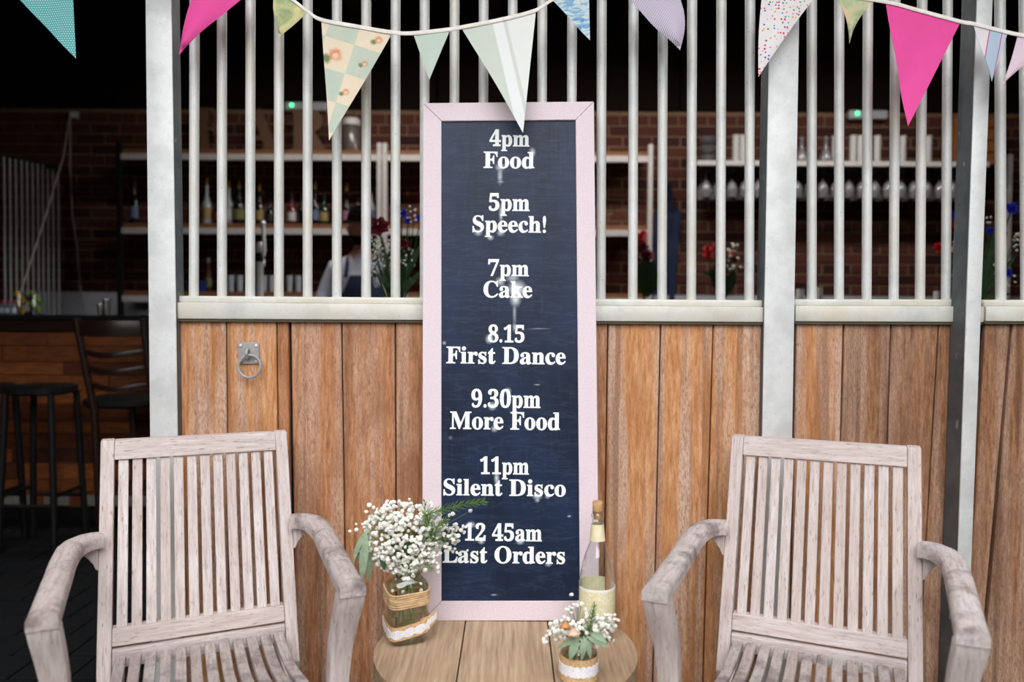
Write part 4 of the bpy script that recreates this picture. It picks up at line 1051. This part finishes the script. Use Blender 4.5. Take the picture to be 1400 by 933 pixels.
# blue tubs on the lower shelf
for x0, x1, lab, c in ((247, 276, 'blue plastic tub at the foot of the first bar', rgb(28, 50, 120)), (290, 305, 'teal plastic tub beside the slim bottle', rgb(30, 90, 100))):
    a, c_ = atY(x0, 400, 5.95).x, atY(x1, 400, 5.95).x; t = thing('plastic_tub', lab, 'tub', ((a + c_) / 2, YSH, ZS3)); w = (c_ - a) / 2
    b = B(); mm = plain('tub_plastic', c, .4); b.ring_loft([srect(w * .85, 6, 0, 24, z=0), srect(w, 6, 0, 24, z=.08), srect(w * .95, 6, 0, 24, z=.08), srect(w * .8, 6, 0, 24, z=.01)]); b.build('tub_body', mm, t)
    b = B(); b.ring_loft([srect(w * 1.04, 6, 0, 24, z=.07), srect(w * 1.04, 6, 0, 24, z=.082), srect(w * .96, 6, 0, 24, z=.082), srect(w * .96, 6, 0, 24, z=.07)], cap=False, closed=True); b.build('tub_rim', mm, t)
# emergency lights with green pilot lamp
led = emit('green_pilot_lamp', (.05, 1, .25, 1), 3)
for x0, x1, y, lx, lab in ((383, 442, 147, 394, 'pale emergency light fitting with green lamp above the letter R'), (1160, 1214, 150, 1171, 'pale emergency light fitting with green lamp, right part of the brick wall')):
    a = atY(x0, y, 6.2); c_ = atY(x1, y, 6.2); t = thing('emergency_light', lab, 'light', ((a.x + c_.x) / 2, WALLY - .01, a.z)); w = c_.x - a.x
    b = B(); b.box((0, -.035, 0), (w, .05, .075)); b.build('housing', M['panel'], t, bevel=.015)
    b = B(); b.ball((atY(lx, y, 6.2).x - t.location.x, -.065, .008), .014, 10, 6); b.build('pilot_lamp', led, t, smooth=True, label='green pilot lamp')
# unseen strip lights added over the bar to brighten the interior
for xq, lab in ((-.9, 'unseen strip light added to brighten the bar, left one'), (.8, 'unseen strip light added to brighten the bar, middle one'), (2.5, 'unseen strip light added to brighten the bar, right one')):
    t = thing('bar_fill_light', lab, 'light', (xq, 4.9, 3.34)); sub('housing', M['white'], t, -.6, .6, -.05, .05, .03, .08)
    for q in (-.5, .5): sub('fill_light_hanger', M['steel'], t, q - .005, q + .005, -.005, .005, .08, .42)
    sub('tube', emit('fill_tube_glow', (1, .93, .84, 1), 5), t, -.58, .58, -.02, .02, 0, .03)
    al = D.lights.new('bar_fill_lamp', 'AREA'); al.shape = 'RECTANGLE'; al.size = 1.1; al.size_y = .05; al.energy = 17; al.color = (1, .93, .86)
    lo = D.objects.new('bar_fill_lamp', al); COL.objects.link(lo); lo.parent = t; lo.location = (0, 0, -.01)
# right hand shelf with cups, hanging glasses
ZR = zat(219, 5.98, 1130); xa, xb = atY(948, 220, 5.95).x, atY(1345, 220, 5.95).x
rs = thing('glass_rack', 'long pale edged shelf with hanging wine glasses, right half of the brick wall', 'shelf', (xa, WALLY, ZR)); RO = rs.location.copy()
sub('shelf_board', M['dark_wood'], rs, xa, xb, 5.93, WALLY - .02, ZR - .03, ZR, off=RO); sub('shelf_lip', M['lip'], rs, xa, xb, 5.90, 5.93, ZR - .035, ZR + .003, off=RO, bevel=.003)
for k in range(22): sub('hanging_slot', M['steel'], rs, xa + .04 + k * .1, xa + .05 + k * .1, 5.94, WALLY - .03, ZR - .045, ZR - .031, off=RO)
gp = None
labs = 0
M['hang'] = plain('hanging_wine_glass', rgb(120, 118, 124), .12, 0, .9)
for k in range(21):
    for j in range(2):
        lab = 'wine glass hanging upside down from the rack on the brick wall, seen between the bars'
        x = xa + .095 + k * .1; loc = (x, 6.0 + j * .14, ZR - .046)
        if gp is None:
            gp = thing('wine_glass', lab, 'glass', loc, 0, 'wine glasses hanging from the rack')
            b = B(); b.lathe([(.034, 0), (.034, -.003), (.005, -.008)], 14); b.build('foot', M['hang'], gp, smooth=True)
            b = B(); b.lathe([(.004, -.008), (.004, -.09)], 8); b.build('stem', M['hang'], gp, smooth=True)
            b = B(); b.lathe([(.006, -.09), (.026, -.105), (.040, -.14), (.041, -.17), (.034, -.215), (.032, -.215), (.038, -.17), (.037, -.14), (.022, -.108)], 16, cap=False); b.build('bowl', M['hang'], gp, smooth=True)
        else: dup(gp, loc, lab)
cupn = 0
CG = 'stacks of pale cups on the right shelf'
for x, lab in ((1003, 'first pale cup stack from the left on the right shelf'), (1012.5, 'pale cup stack touching the first one'), (1139, 'pale cup stack just right of the broad post'), (1163, 'pale cup stack close to a twin, under the green lamp'), (1173, 'pale cup stack, right twin under the green lamp'), (1196, 'pale cup stack between two bars right of the green lamp'), (1231, 'pale cup stack below the hot pink flag tip'), (1266, 'rightmost pale cup stack, before the wooden crate')):
    t = thing('cup_stack', lab, 'cups', (atY(x, 218, 6.05).x, 6.05, ZR), 0, CG)
    for k in range(5):
        b = B(); b.lathe([(.022, 0), (.027, .05), (.029, .052), (.027, .046)], 14, (0, 0, k * .044)); b.build('cup', M['white'], t, smooth=True)
for i, (x, y) in enumerate(((962, 175), (962, 188), (962, 205))):
    pass
t = thing('steel_bowl_stack', 'stack of three dark steel bowls at the left end of the right shelf', 'bowls', (atY(964, 215, 6.05).x, 6.05, ZR))
for k in range(3):
    b = B(); b.lathe([(.03, 0), (.05, .015), (.062, .05), (.066, .068), (.063, .068), (.045, .018), (.02, .006)], 18, (0, 0, k * .07)); b.build('bowl', M['steel'], t, smooth=True)
for x, lab in ((1093, 'dark carafe on the right shelf beside the broad post'), (1126, 'round glass carafe with tall neck, right shelf')):
    t = thing('carafe', lab, 'carafe', (atY(x, 215, 6.05).x, 6.05, ZR)); b = B(); b.lathe([(.03, 0), (.046, .01), (.05, .05), (.03, .10), (.014, .13), (.014, .19), (.02, .2), (.018, .2), (.011, .185), (.011, .13)], 16); b.build('carafe_body', M['hang'], t, smooth=True)
    b = B(); b.ball((0, 0, .208), .017, 10, 6); b.build('stopper', M['steel'], t, smooth=True)
# wooden crate
a = atY(1299, 222, 6.05); c_ = atY(1357, 222, 6.05); cr = thing('wooden_crate', 'orange wooden slatted crate standing on the right shelf behind the narrow post', 'crate', ((a.x + c_.x) / 2, 6.1, ZR)); w = (c_.x - a.x)
sub('crate_end', M['crate'], cr, -w / 2, -w / 2 + .015, -.08, .1, 0, .38); sub('crate_end', M['crate'], cr, w / 2 - .015, w / 2, -.08, .1, 0, .38); sub('crate_back', M['crate'], cr, -w / 2 + .016, w / 2 - .016, .085, .1, 0, .38)
for k in range(4): sub('slat', M['crate'], cr, -w / 2, w / 2, -.095, -.081, .006 + k * .094, .09 + k * .094, bevel=.002)
# pale upright at far right
p = atY(1381, 300, 6.15); o = bx(p.x - .014, p.x + .014, 6.17, 6.21, 0, zat(205, 6.2, 1381)).build('shelf_upright', M['lip'], None, bevel=.002); tag(o, 'single pale upright against the brick wall near the right picture edge', 'upright')
# cups on the counter
for x, yt, lab in ((1093, 391, 'small pale cup at the foot of the broad post'), (1118.5, 388, 'small pale cup at the foot of the first bar right of the broad post'), (1281, 392, 'small pale cup low beside the narrow post')):
    p = atY(x, 400, 4.95); b = B(); hh = zat(yt, 4.95, x) - CT; b.lathe([(.018, 0), (.024, hh), (.022, hh), (.016, .006)], 14); o = b.build('cup', M['white'], None, smooth=True); o.location = (p.x, 4.95, CT); tag(o, lab, 'cup')
# chrome shakers on the counter at left
for x, yt, r, lab in ((137, 422, .022, 'short chrome tumbler on the bar counter'), (145.5, 415.5, .026, 'tall chrome cocktail shaker on the bar counter')):
    t = thing('cocktail_shaker', lab, 'shaker', (atY(x, 430, 4.9).x, 4.9, CT)); hh = zat(yt, 4.9, x) - CT
    b = B(); b.lathe([(r * .7, 0), (r, hh), (r * .93, hh), (r * .65, .004)], 18); b.build('shaker_body', M['chrome'], t, smooth=True); b = B(); b.lathe([(r * 1.02, hh - .006), (r * 1.05, hh - .002), (r * 1.02, hh + .001)], 18, cap=False); b.build('rolled_rim', M['chrome'], t, smooth=True)
for x, lab in ((3, 'small red-capped bottle at the left picture edge, first of three'), (10.5, 'middle one of three small red-capped bottles on the counter'), (18.5, 'small red-capped bottle nearest the jar of lemons')):
    bottle_proto('mixer_bottle', .085, .015, LB['blue'], LB['white'], LB['red'], 0, lab, 'bottle', 'small red-capped bottles on the bar counter', (atY(x, 430, 4.88).x, 4.88, CT), .009, .6)
for x, c1, nm, lab in ((27, rgb(206, 170, 50), 'lemon', 'jar of lemons on the bar counter at the far left'), (48, rgb(120, 150, 50), 'lime', 'jar of limes on the bar counter, right of the lemons')):
    t = thing('fruit_jar', lab, 'jar', (atY(x, 430, 4.95).x, 4.95, CT)); b = B(); b.lathe([(.036, 0), (.042, .006), (.042, .13), (.034, .145), (.036, .15), (.033, .15), (.039, .128), (.039, .01)], 18); b.build('jar_body', M['jar_glass'], t, smooth=True)
    mm = plain(nm + '_peel', c1, .5)
    for k in range(6):
        b = B(); b.ball((.018 * math.cos(k * 2.1), .018 * math.sin(k * 2.1), .028 + k * .021), .019, 10, 7, (1, 1, 1.1)); b.build(nm, mm, t, smooth=True)
p = atY(38, 430, 4.97); bottle_proto('wine_bottle', .155, .018, dg, LB['white'], M['steel'], 0, 'slim dark bottle between the jars of lemons and limes', 'bottle', None, (p.x, 4.97, CT), .008, .5)

# vases of flowers
def petal_flower(parent, off, c, r, mat, name, face=Vector((0, -1, .5))):
    b = B(); c = Vector(c); face = face.normalized(); x = face.orthogonal().normalized(); y = face.cross(x)
    for lay in range(4):
        n = 7 - lay; rr = r * (1 - .22 * lay); up = face * r * (.05 + .16 * lay)
        for k in range(n):
            a = 2 * PI * k / n + lay * .5; d = x * math.cos(a) + y * math.sin(a); s = face.cross(d)
            b.add([c + up * .2, c + d * rr * .6 - s * rr * .36 + up, c + d * rr + up * (1 + lay * .4), c + d * rr * .6 + s * rr * .36 + up, c + d * rr * .5 - face * r * .25], [(0, 1, 2), (0, 2, 3), (0, 4, 1), (1, 4, 2), (2, 4, 3), (3, 4, 0)])
    return b.build(name, M[mat], parent, off=off, smooth=False)
def vase(px, Y, zbase, label, hgt, flowers, gyps, leaves, r=.04, cone=None):
    base = Vector((atY(px, 400, Y).x, Y, zbase)); t = thing('flower_vase', label, 'flower vase', tuple(base))
    b = B(); b.lathe([(r * .8, 0), (r, .006), (r * .85, hgt * .6), (r * 1.1, hgt), (r * 1.04, hgt), (r * .78, hgt * .6), (r * .9, .01)], 20); b.build('vase_body', M['jar_glass'], t, smooth=True)
    top = base + Vector((0, 0, hgt * .9)); sb = B()
    for x, y, rr, m in flowers:
        c = atY(x, y, Y - .02 + rnd.uniform(-.02, .02)); petal_flower(t, base, c, rr, m, 'blossom'); sb.tube([base + Vector((rnd.uniform(-.015, .015), 0, .015)), top.lerp(c, .05), c], .003, 6)
    sb.build('stem', M['leafdark'], t, off=base, smooth=True)
    gb = B(); gs = B()
    for x, y, n_, sp in gyps:
        for _ in range(n_):
            c = atY(x + rnd.gauss(0, sp), y + rnd.gauss(0, sp), Y + rnd.uniform(-.04, .03)); floret_mesh(gb, c, Y * .0021); gs.tube([top.lerp(c, .3), c], .0007, 4, cap=False)
    if gyps: gb.build('floret', M['gyp'], t, off=base, kind='stuff'); gs.build('flower_stem', M['leafdark'], t, off=base, kind='stuff')
    for x0, y0, x1, y1, w in leaves:
        leaf(t, base, [(x0, y0, Y), ((x0 + x1) / 2 + 3, (y0 + y1) / 2 - 5, Y - .03), (x1, y1, Y - .02)], w, 'leafdark')
    return t
def tall_table(px, Y, label):
    x = atY(px, 400, Y).x; t = thing('tall_table', label, 'table', (x, Y, 0)); b = B(); b.lathe([(.2, .97), (.205, .98), (.205, 1.0), (.2, 1.005)], 28); b.build('table_top', M['dark_wood'], t, smooth=True)
    b = B(); b.lathe([(.03, .015), (.03, .97)], 14); b.build('column', M['black'], t, smooth=True); b = B(); b.lathe([(.19, 0), (.19, .008), (.04, .018)], 24); b.build('base', M['black'], t, smooth=True)
tall_table(540, 3.25, 'dark tall table behind the barred front carrying the rose and gypsophila vase')
vase(545, 3.25, 1.005, 'vase with dark red rose, blue flowers and gypsophila behind the bars, beside the pink frame', .22,
     [(516, 312, .052, 'wine'), (548, 294, .026, 'blue'), (573, 300, .024, 'blue'), (556, 304, .018, 'blue'), (550, 335, .028, 'wine')],
     [(517, 330, 20, 8), (516, 352, 44, 10), (523, 345, 24, 8), (560, 297, 16, 7), (553, 345, 10, 6), (552, 360, 12, 7), (514, 372, 8, 5), (556, 372, 6, 5), (530, 365, 10, 6)],
     [(540, 405, 575, 335, .03), (545, 400, 562, 350, .02), (535, 405, 520, 380, .035), (540, 405, 566, 385, .04), (532, 400, 521, 330, .012), (548, 405, 578, 370, .025), (538, 400, 528, 392, .03)], .045)
vase(880, 4.9, CT, 'vase with red flowers right of the chalkboard, leaning over the rail', .07, [(874, 324, .05, 'red'), (877, 338, .05, 'wine'), (884, 348, .05, 'wine'), (878, 318, .03, 'red')], [(878, 352, 4, 5)],
     [(880, 405, 872, 365, .07), (884, 400, 890, 355, .08), (882, 385, 880, 350, .07), (884, 405, 896, 370, .07), (878, 390, 866, 360, .05)], .04)
vase(985, 4.9, CT, 'vase with orange red flowers and gypsophila before the brick wall, left of the broad post', .07, [(966, 338, .035, 'red'), (967, 346, .04, 'red'), (977, 333, .025, 'red'), (972, 341, .025, 'red'), (1004, 350, .03, 'wine'), (998, 345, .02, 'red')], [(1000, 340, 14, 8), (1004, 358, 10, 8)],
     [(985, 405, 968, 365, .06), (985, 400, 975, 360, .07), (990, 405, 1003, 365, .06), (985, 385, 985, 345, .05), (985, 380, 960, 372, .05)], .035)
tall_table(1330, 3.45, 'dark tall table behind the barred front carrying the blue and red flowers')
vase(1330, 3.45, 1.005, 'tall vase with blue and red flowers and gypsophila behind the narrow post', .22,
     [(1283, 333, .032, 'red'), (1306, 289, .03, 'blue'), (1304, 301, .026, 'red'), (1311, 303, .026, 'blue'), (1381, 278, .034, 'blue'), (1352, 309, .024, 'blue'), (1376, 366, .026, 'blue')],
     [(1303, 330, 12, 6), (1303, 368, 8, 6), (1352, 350, 10, 6), (1352, 366, 6, 5), (1386, 320, 14, 7), (1378, 378, 8, 6), (1350, 295, 4, 4)],
     [(1325, 400, 1300, 345, .03), (1330, 400, 1352, 330, .04), (1335, 405, 1375, 310, .035), (1330, 400, 1297, 375, .03), (1338, 400, 1386, 345, .03), (1335, 405, 1380, 395, .03), (1340, 400, 1358, 300, .03)], .05)

# hanging navy apron
p = atY(912, 250, 6.2); ap = thing('apron', 'navy cloth apron hanging on the brick wall between two bars', 'apron', (p.x, WALLY - .03, p.z))
def hung(name, pts, depth=.03):
    b = B(); rings = []
    for xl, xr, y in pts:
        a = atY(xl, y, 6.22); c_ = atY(xr, y, 6.22); n = 8; ring = []
        fr_ = [(a.x + (c_.x - a.x) * i / n, WALLY - .045 - .012 * math.sin(i * 1.9 + y * .02), a.z) for i in range(n + 1)]
        rings.append(fr_ + [(q[0], WALLY - .022, q[2]) for q in reversed(fr_)])
    b.ring_loft(rings); b.build(name, M['navy'], ap, off=Vector(ap.location), smooth=True)
hung('bib', [(896, 930, 284), (894, 930, 300), (893, 927, 340), (892, 925, 380), (892, 926, 430), (892, 928, 480)]); hung('strap', [(911, 915, 245), (911, 918, 262), (909, 919, 285)])
b = B(); b.tube([(0, .03, .02), (0, -.02, .02), (0, -.025, .035)], .004, 8); b.build('hook', M['steel'], ap, smooth=True)

# cable and box at the left
p = atY(91, 161, 6.2); t = thing('junction_box', 'small pale wall box where two white cables hang, left of the doorway post', 'box', (p.x, WALLY - .012, p.z))
b = B(); b.box((0, -.02, 0), (.07, .03, .06)); b.build('housing', M['panel'], t, bevel=.005); b = B(); b.box((0, -.037, 0), (.045, .004, .035)); b.build('cover', M['white'], t)
M['cable'] = plain('pale_cable', rgb(150, 142, 136), .6)
def cable(pts, label, r=.006):
    P = [atY(*q) for q in pts]; b = B(); Q = []
    for i in range(len(P) - 1):
        for k in range(8): Q.append(P[i].lerp(P[i + 1], k / 8))
    Q.append(P[-1]); b.tube(Q, r, 6); tag(b.build('cable', M['cable'], None, smooth=True), label, 'cable')
cable([(92, 166, 6.24), (84, 220, 6.0), (64, 290, 5.6), (44, 355, 5.2), (29, 402, 4.98), (27, 409, 4.97)], 'straight pale cable slanting down from the wall box to the lemons')
cable([(93, 166, 6.255), (93, 230, 6.255), (97, 300, 6.255), (104, 345, 6.255), (108, 390, 6.245), (114, 431, 6.225)], 'slack pale cable hanging from the wall box past the panel')
# dark barred screen at the far left
sc_ = thing('stall_screen', 'dark barred stall screen running back at the far left of the barn', 'screen', (-3.6, 5.5, 0)); S0 = Vector((-3.6, 5.5, 0))
for k, x in enumerate((2, 10, 18, 26, 33.5, 41, 48.3, 55, 62, 69, 76.5)):
    Y = 5.45 + k * .06; p = atY(x, 222 + 15 * x / 80, Y); b = B(); b.tube([(p.x, Y, 0.12), (p.x, Y, p.z)], .009, 8); b.build('bar', M['steel'], sc_, off=S0, smooth=True)
a = atY(2, 222, 5.45); c_ = atY(78, 237, 6.06); b = B(); b.span(a + Vector((-.05, -.02, 0)), c_, .03, .04); b.build('top_rail', M['black'], sc_, off=S0)
a2 = Vector((a.x, a.y, .1)); c2 = Vector((c_.x, c_.y, .1)); b = B(); b.span(a2 + Vector((-.05, -.02, 0)), c2, .03, .2); b.build('bottom_rail', M['black'], sc_, off=S0)
# bar stools
bs = thing('bar_stool', 'dark wooden ladder-back bar stool at the counter beside the doorway post', 'stool', (atY(160, 600, 4.25).x, 4.25, 0))
x0 = atY(104, 445, 4.1).x - bs.location.x; x1 = atY(198, 445, 4.1).x - bs.location.x
for s, xa_, xb_ in ((0, x0 + .01, x0 + .095), (1, x1, x1 + .03)):
    b = B(); b.tube([(xb_ , -.1, 0), (xb_ - (.02 if s == 0 else 0), -.12, .75), (xa_, -.17, 1.245)], .02, 10); b.build('back_post', M['dark_wood'], bs, smooth=True)
for z, hh in ((1.19, .085), (1.068, .03), (.98, .03), (.89, .028)):
    b = B(); rings = []; xs_ = x0 + .01 + (1.245 - z) * .17
    for i in range(9):
        f = i / 8; x = xs_ + (x1 + .01 - xs_) * f; y = -.165 + (1.2 - z) * .12 - .05 * math.sin(PI * f) ; zz_ = z - .02 * math.sin(PI * min(1, f * 1.1)) * (1 if hh < .05 else 0)
        rings.append([(x, y - .009, zz_ - hh / 2), (x, y + .009, zz_ - hh / 2), (x, y + .009, zz_ + hh / 2), (x, y - .009, zz_ + hh / 2)])
    b.ring_loft(rings); b.build('ladder_rung', M['dark_wood'], bs, bevel=.003, smooth=True)
b = B(); b.ring_loft([srect(.17, 4, 0, 28, .02, .08, .755), srect(.185, 4, 0, 28, .02, .08, .77), srect(.185, 4, 0, 28, .02, .08, .80), srect(.16, 4, 0, 28, .02, .08, .812)]); b.build('seat', M['black'], bs, smooth=True)
for xx in (x0 + .12, x1): b = B(); b.tube([(xx, .24, 0), (xx - .01, .22, .76)], .018, 8); b.build('leg', M['dark_wood'], bs, smooth=True)
for z in (.3, .5): b = B(); b.tube([(x0 + .1, -.1, z), (x1 + .02, -.1, z)], .012, 8); b.build('stretcher', M['dark_wood'], bs, smooth=True)
for px_, lab in ((58, 'black backless bar stool in the dark doorway, left of the ladder-back one'), (-28, 'black bar stool at the left picture edge in the dark doorway')):
    q = atY(px_, 540, 4.2); t = thing('bar_stool', lab, 'stool', (q.x, 4.2, 0)); zt = zat(533, 4.2, px_)
    b = B(); b.ring_loft([srect(.14, 4, 0, 28, z=zt - .05), srect(.15, 4, 0, 28, z=zt - .04), srect(.15, 4, 0, 28, z=zt - .01), srect(.13, 4, 0, 28, z=zt)]); b.build('seat', M['black'], t, smooth=True)
    for sx_ in (-1, 1):
        for sy in (-1, 1): b = B(); b.tube([(sx_ * .15, sy * .15, 0), (sx_ * .12, sy * .12, zt - .045)], .018, 8); b.build('leg', M['black'], t, smooth=True)
    b = B()
    for s in (-1, 1): b.tube([(-.14, s * .14, .25), (.14, s * .14, .25)], .011, 6); b.tube([(s * .14, -.14, .3), (s * .14, .14, .3)], .011, 6)
    b.build('footrest', M['black'], t, smooth=True)

# ------------------------------------------------------------------ barman
def skin_mesh(name, joints, edges, mat, parent, levels=2, flat=None):
    me = D.meshes.new(name); me.from_pydata([j[0] for j in joints], edges, [])
    o = D.objects.new(name, me); COL.objects.link(o)
    sk = o.modifiers.new('skin', 'SKIN'); sk.use_smooth_shade = True
    for i, j in enumerate(joints):
        r = j[1]; me.skin_vertices[0].data[i].radius = r if isinstance(r, tuple) else (r, r)
    me.skin_vertices[0].data[0].use_root = True
    ss = o.modifiers.new('sub', 'SUBSURF'); ss.levels = levels; ss.render_levels = levels
    dg_ = bpy.context.evaluated_depsgraph_get(); m2 = D.meshes.new_from_object(o.evaluated_get(dg_)); D.objects.remove(o)
    m2.polygons.foreach_set('use_smooth', [True] * len(m2.polygons)); m2.name = name
    o = D.objects.new(name, m2); COL.objects.link(o); m2.materials.clear(); m2.materials.append(mat)
    if parent: o.parent = parent
    return o
BX = atY(496, 400, 5.42).x; HX = atY(491, 312, 5.36)
pn = thing('person', 'barman with dark hair in pale blue shirt and navy apron behind the bar, head bent', 'person', (BX, 5.45, 0))
hx = HX.x - BX; hz = HX.z
J = [((0, .02, 1.06), (.15, .11)), ((0, .0, 1.22), (.145, .10)), ((-.01, -.02, 1.42), (.165, .11)), ((-.015, -.03, 1.58), (.14, .10)), ((hx * .5, -.05, 1.69), .062), ((hx, -.075, 1.78), .066),
     ((-.2, -.02, 1.605), .068), ((-.285, .0, 1.40), .056), ((-.33, -.05, 1.25), .047), ((-.25, -.17, 1.295), .038), ((-.16, -.23, 1.30), .032),
     ((.18, -.04, 1.60), .068), ((.26, -.03, 1.42), .055), ((.28, -.08, 1.28), .046), ((.2, -.18, 1.30), .038), ((.12, -.23, 1.30), .032),
     ((-.1, .02, .95), .105), ((-.115, .0, .52), .072), ((-.12, .04, .1), .05), ((-.13, -.08, .045), .042), ((.1, .02, .95), .105), ((.115, .0, .52), .072), ((.12, .04, .1), .05), ((.13, -.08, .045), .042)]
E_ = [(0, 1), (1, 2), (2, 3), (3, 4), (4, 5), (3, 6), (6, 7), (7, 8), (8, 9), (9, 10), (3, 11), (11, 12), (12, 13), (13, 14), (14, 15), (0, 16), (16, 17), (17, 18), (18, 19), (0, 20), (20, 21), (21, 22), (22, 23)]
body = skin_mesh('body', J, E_, M['shirt'], pn)
bm_ = body.data; bm_.materials.append(M['skin']); bm_.materials.append(M['trouser'])
for p_ in bm_.polygons:
    c = p_.center
    if c.z < 1.02: p_.material_index = 2
    elif c.z > 1.675 and abs(c.x - hx) < .1: p_.material_index = 1
    elif c.y < -.2: p_.material_index = 1
# head
def head():
    b = B(); cx, cy, cz = hx, -.10, hz; n, m = 24, 18; rings = []
    for i in range(m + 1):
        f = i / m; ph = PI * f; z = -math.cos(ph) * .135; ring = []
        for k in range(n):
            a = 2 * PI * k / n; rx = .083 * math.sin(ph) ** .8; ry = .100 * math.sin(ph) ** .8
            jaw = 1 - .30 * max(0, (-z - .02) / .115); x = rx * math.cos(a) * jaw; y = ry * math.sin(a)
            if y < 0:
                y *= (1 - .06 * max(0, (-z) / .13))
                nose = math.exp(-(x / .016) ** 2) * math.exp(-((z + .018) / .024) ** 2) * .026; y -= nose
                brow = math.exp(-((z - .028) / .012) ** 2) * .006; y -= brow
                eye = (math.exp(-((abs(x) - .032) / .014) ** 2)) * math.exp(-((z - .008) / .012) ** 2) * .010; y += eye
                y -= math.exp(-(x / .022) ** 2) * math.exp(-((z + .062) / .007) ** 2) * .006; y -= math.exp(-(x / .022) ** 2) * math.exp(-((z + .105) / .016) ** 2) * .007
            else: y *= 1.0 + .05 * max(0, z / .13)
            ring.append(Vector((x, y, z)))
        rings.append(ring)
    R = Matrix.Rotation(math.radians(18), 3, 'X') @ Matrix.Rotation(math.radians(28), 3, 'Z')
    T = Vector((cx, cy, cz)); rings = [[T + R @ v for v in r] for r in rings]
    b.ring_loft(rings); hd = b.build('head', M['skin'], pn, smooth=True)
    # hair cap and beard from the same head surface, slightly larger
    for nm, test in (('hair', lambda v: (v.z > .055 - .10 * max(0, v.y / .1)) or (v.y > .015 and v.z > -.06)), ('beard', lambda v: v.y < .02 and v.z < -.045 and not (abs(v.x) < .02 and -.075 < v.z < -.052))):
        hb = B(); Ri = R.transposed(); idx = {}
        loc = [[Ri @ (v - T) for v in r] for r in rings]
        for i in range(m):
            for k in range(n):
                l = (k + 1) % n; q = [(i, k), (i, l), (i + 1, l), (i + 1, k)]
                cc = sum((loc[a][d] for a, d in q), Vector()) / 4
                if test(cc):
                    for sgn, s_ in ((1, 1.09 if nm == 'hair' else 1.035), (-1, .97)):
                        o_ = len(hb.v); pts = [T + R @ (loc[a][d] * s_) for a, d in q]; hb.v += pts; hb.f.append(tuple(range(o_, o_ + 4)))
        bmx = hb.build(nm, M['hair'], hd, smooth=True)
        bb_ = bmesh.new(); bb_.from_mesh(bmx.data); bmesh.ops.remove_doubles(bb_, verts=bb_.verts, dist=.0005); bb_.to_mesh(bmx.data); bb_.free(); bmx.data.polygons.foreach_set('use_smooth', [True] * len(bmx.data.polygons))
    for s in (-1, 1):
        e_ = B(); e_.ball(T + R @ Vector((s * .032, -.083, .008)), .011, 10, 6); e_.build('eye', M['white'], hd, smooth=True)
        e_ = B(); e_.ball(T + R @ Vector((s * .032, -.0925, .007)), .0045, 8, 5); e_.build('pupil', M['hair'], hd, smooth=True)
        e_ = B(); e_.ball(T + R @ Vector((s * .085, .008, -.005)), .026, 10, 7, (.4, .7, 1.15)); e_.build('ear', M['skin'], hd, smooth=True)
head()
# apron: panel lofted just outside the torso, with straps
def apron():
    b = B(); rings = []
    for z, w, yf, cx in ((.62, .2, -.15, 0), (.9, .2, -.15, 0), (1.06, .185, -.145, 0), (1.2, .17, -.135, 0), (1.38, .165, -.160, -.01), (1.51, .125, -.160, -.012), (1.545, .115, -.155, -.012)):
        n = 10; fr_ = []
        for i in range(n + 1):
            x = -1 + 2 * i / n; fr_.append(Vector((cx + .012 + x * w, yf + .075 * abs(x) ** 2.2, z)))
        rings.append(fr_ + [v + Vector((0, .006, 0)) for v in reversed(fr_)])
    b.ring_loft(rings); ap_ = b.build('apron', M['navy'], pn, smooth=True)
    for s in (-1, 1):
        st = B(); P_ = [Vector((s * .10, -.142, 1.53)), Vector((s * .095, -.142, 1.58)), Vector((s * .09 + hx * .2, -.095, 1.665)), Vector((s * .075 + hx * .4, -.03, 1.70)), Vector((s * .04 + hx * .4, .03, 1.70))]
        st.ring_loft([[p_ + Vector((-.014, 0, 0)), p_ + Vector((.014, 0, 0)), p_ + Vector((.014, .004, .004)), p_ + Vector((-.014, .004, .004))] for p_ in P_]); st.build('strap', M['navy'], ap_, smooth=True)
apron()
def hand(wr, d, s):
    wr = Vector(wr); d = Vector(d).normalized(); up = Vector((0, 0, 1)); sd = d.cross(up).normalized(); J_ = [(wr, (.024, .018)), (wr + d * .04, (.034, .016)), (wr + d * .085, (.036, .015))]; E2 = [(0, 1), (1, 2)]
    for k, (o_, l) in enumerate(((-.030, .06), (-.010, .07), (.010, .066), (.029, .052))):
        a = wr + d * .088 + sd * o_; i0 = len(J_); J_ += [(a, .0095), (a + d * l * .5 + up * -.008, .009), (a + d * l * .9 + up * -.026, .0078)]; E2 += [(2, i0), (i0, i0 + 1), (i0 + 1, i0 + 2)]
    a = wr + d * .03 + sd * s * .03; i0 = len(J_); J_ += [(a, .012), (a + d * .03 + sd * s * .022 + up * -.006, .0105), (a + d * .058 + sd * s * .026 + up * -.016, .009)]; E2 += [(1, i0), (i0, i0 + 1), (i0 + 1, i0 + 2)]
    skin_mesh('hand', J_, E2, M['skin'], pn, 1)
hand((-.15, -.235, 1.302), (.8, -.5, 0), 1); hand((.11, -.235, 1.302), (-.7, -.6, 0), -1)
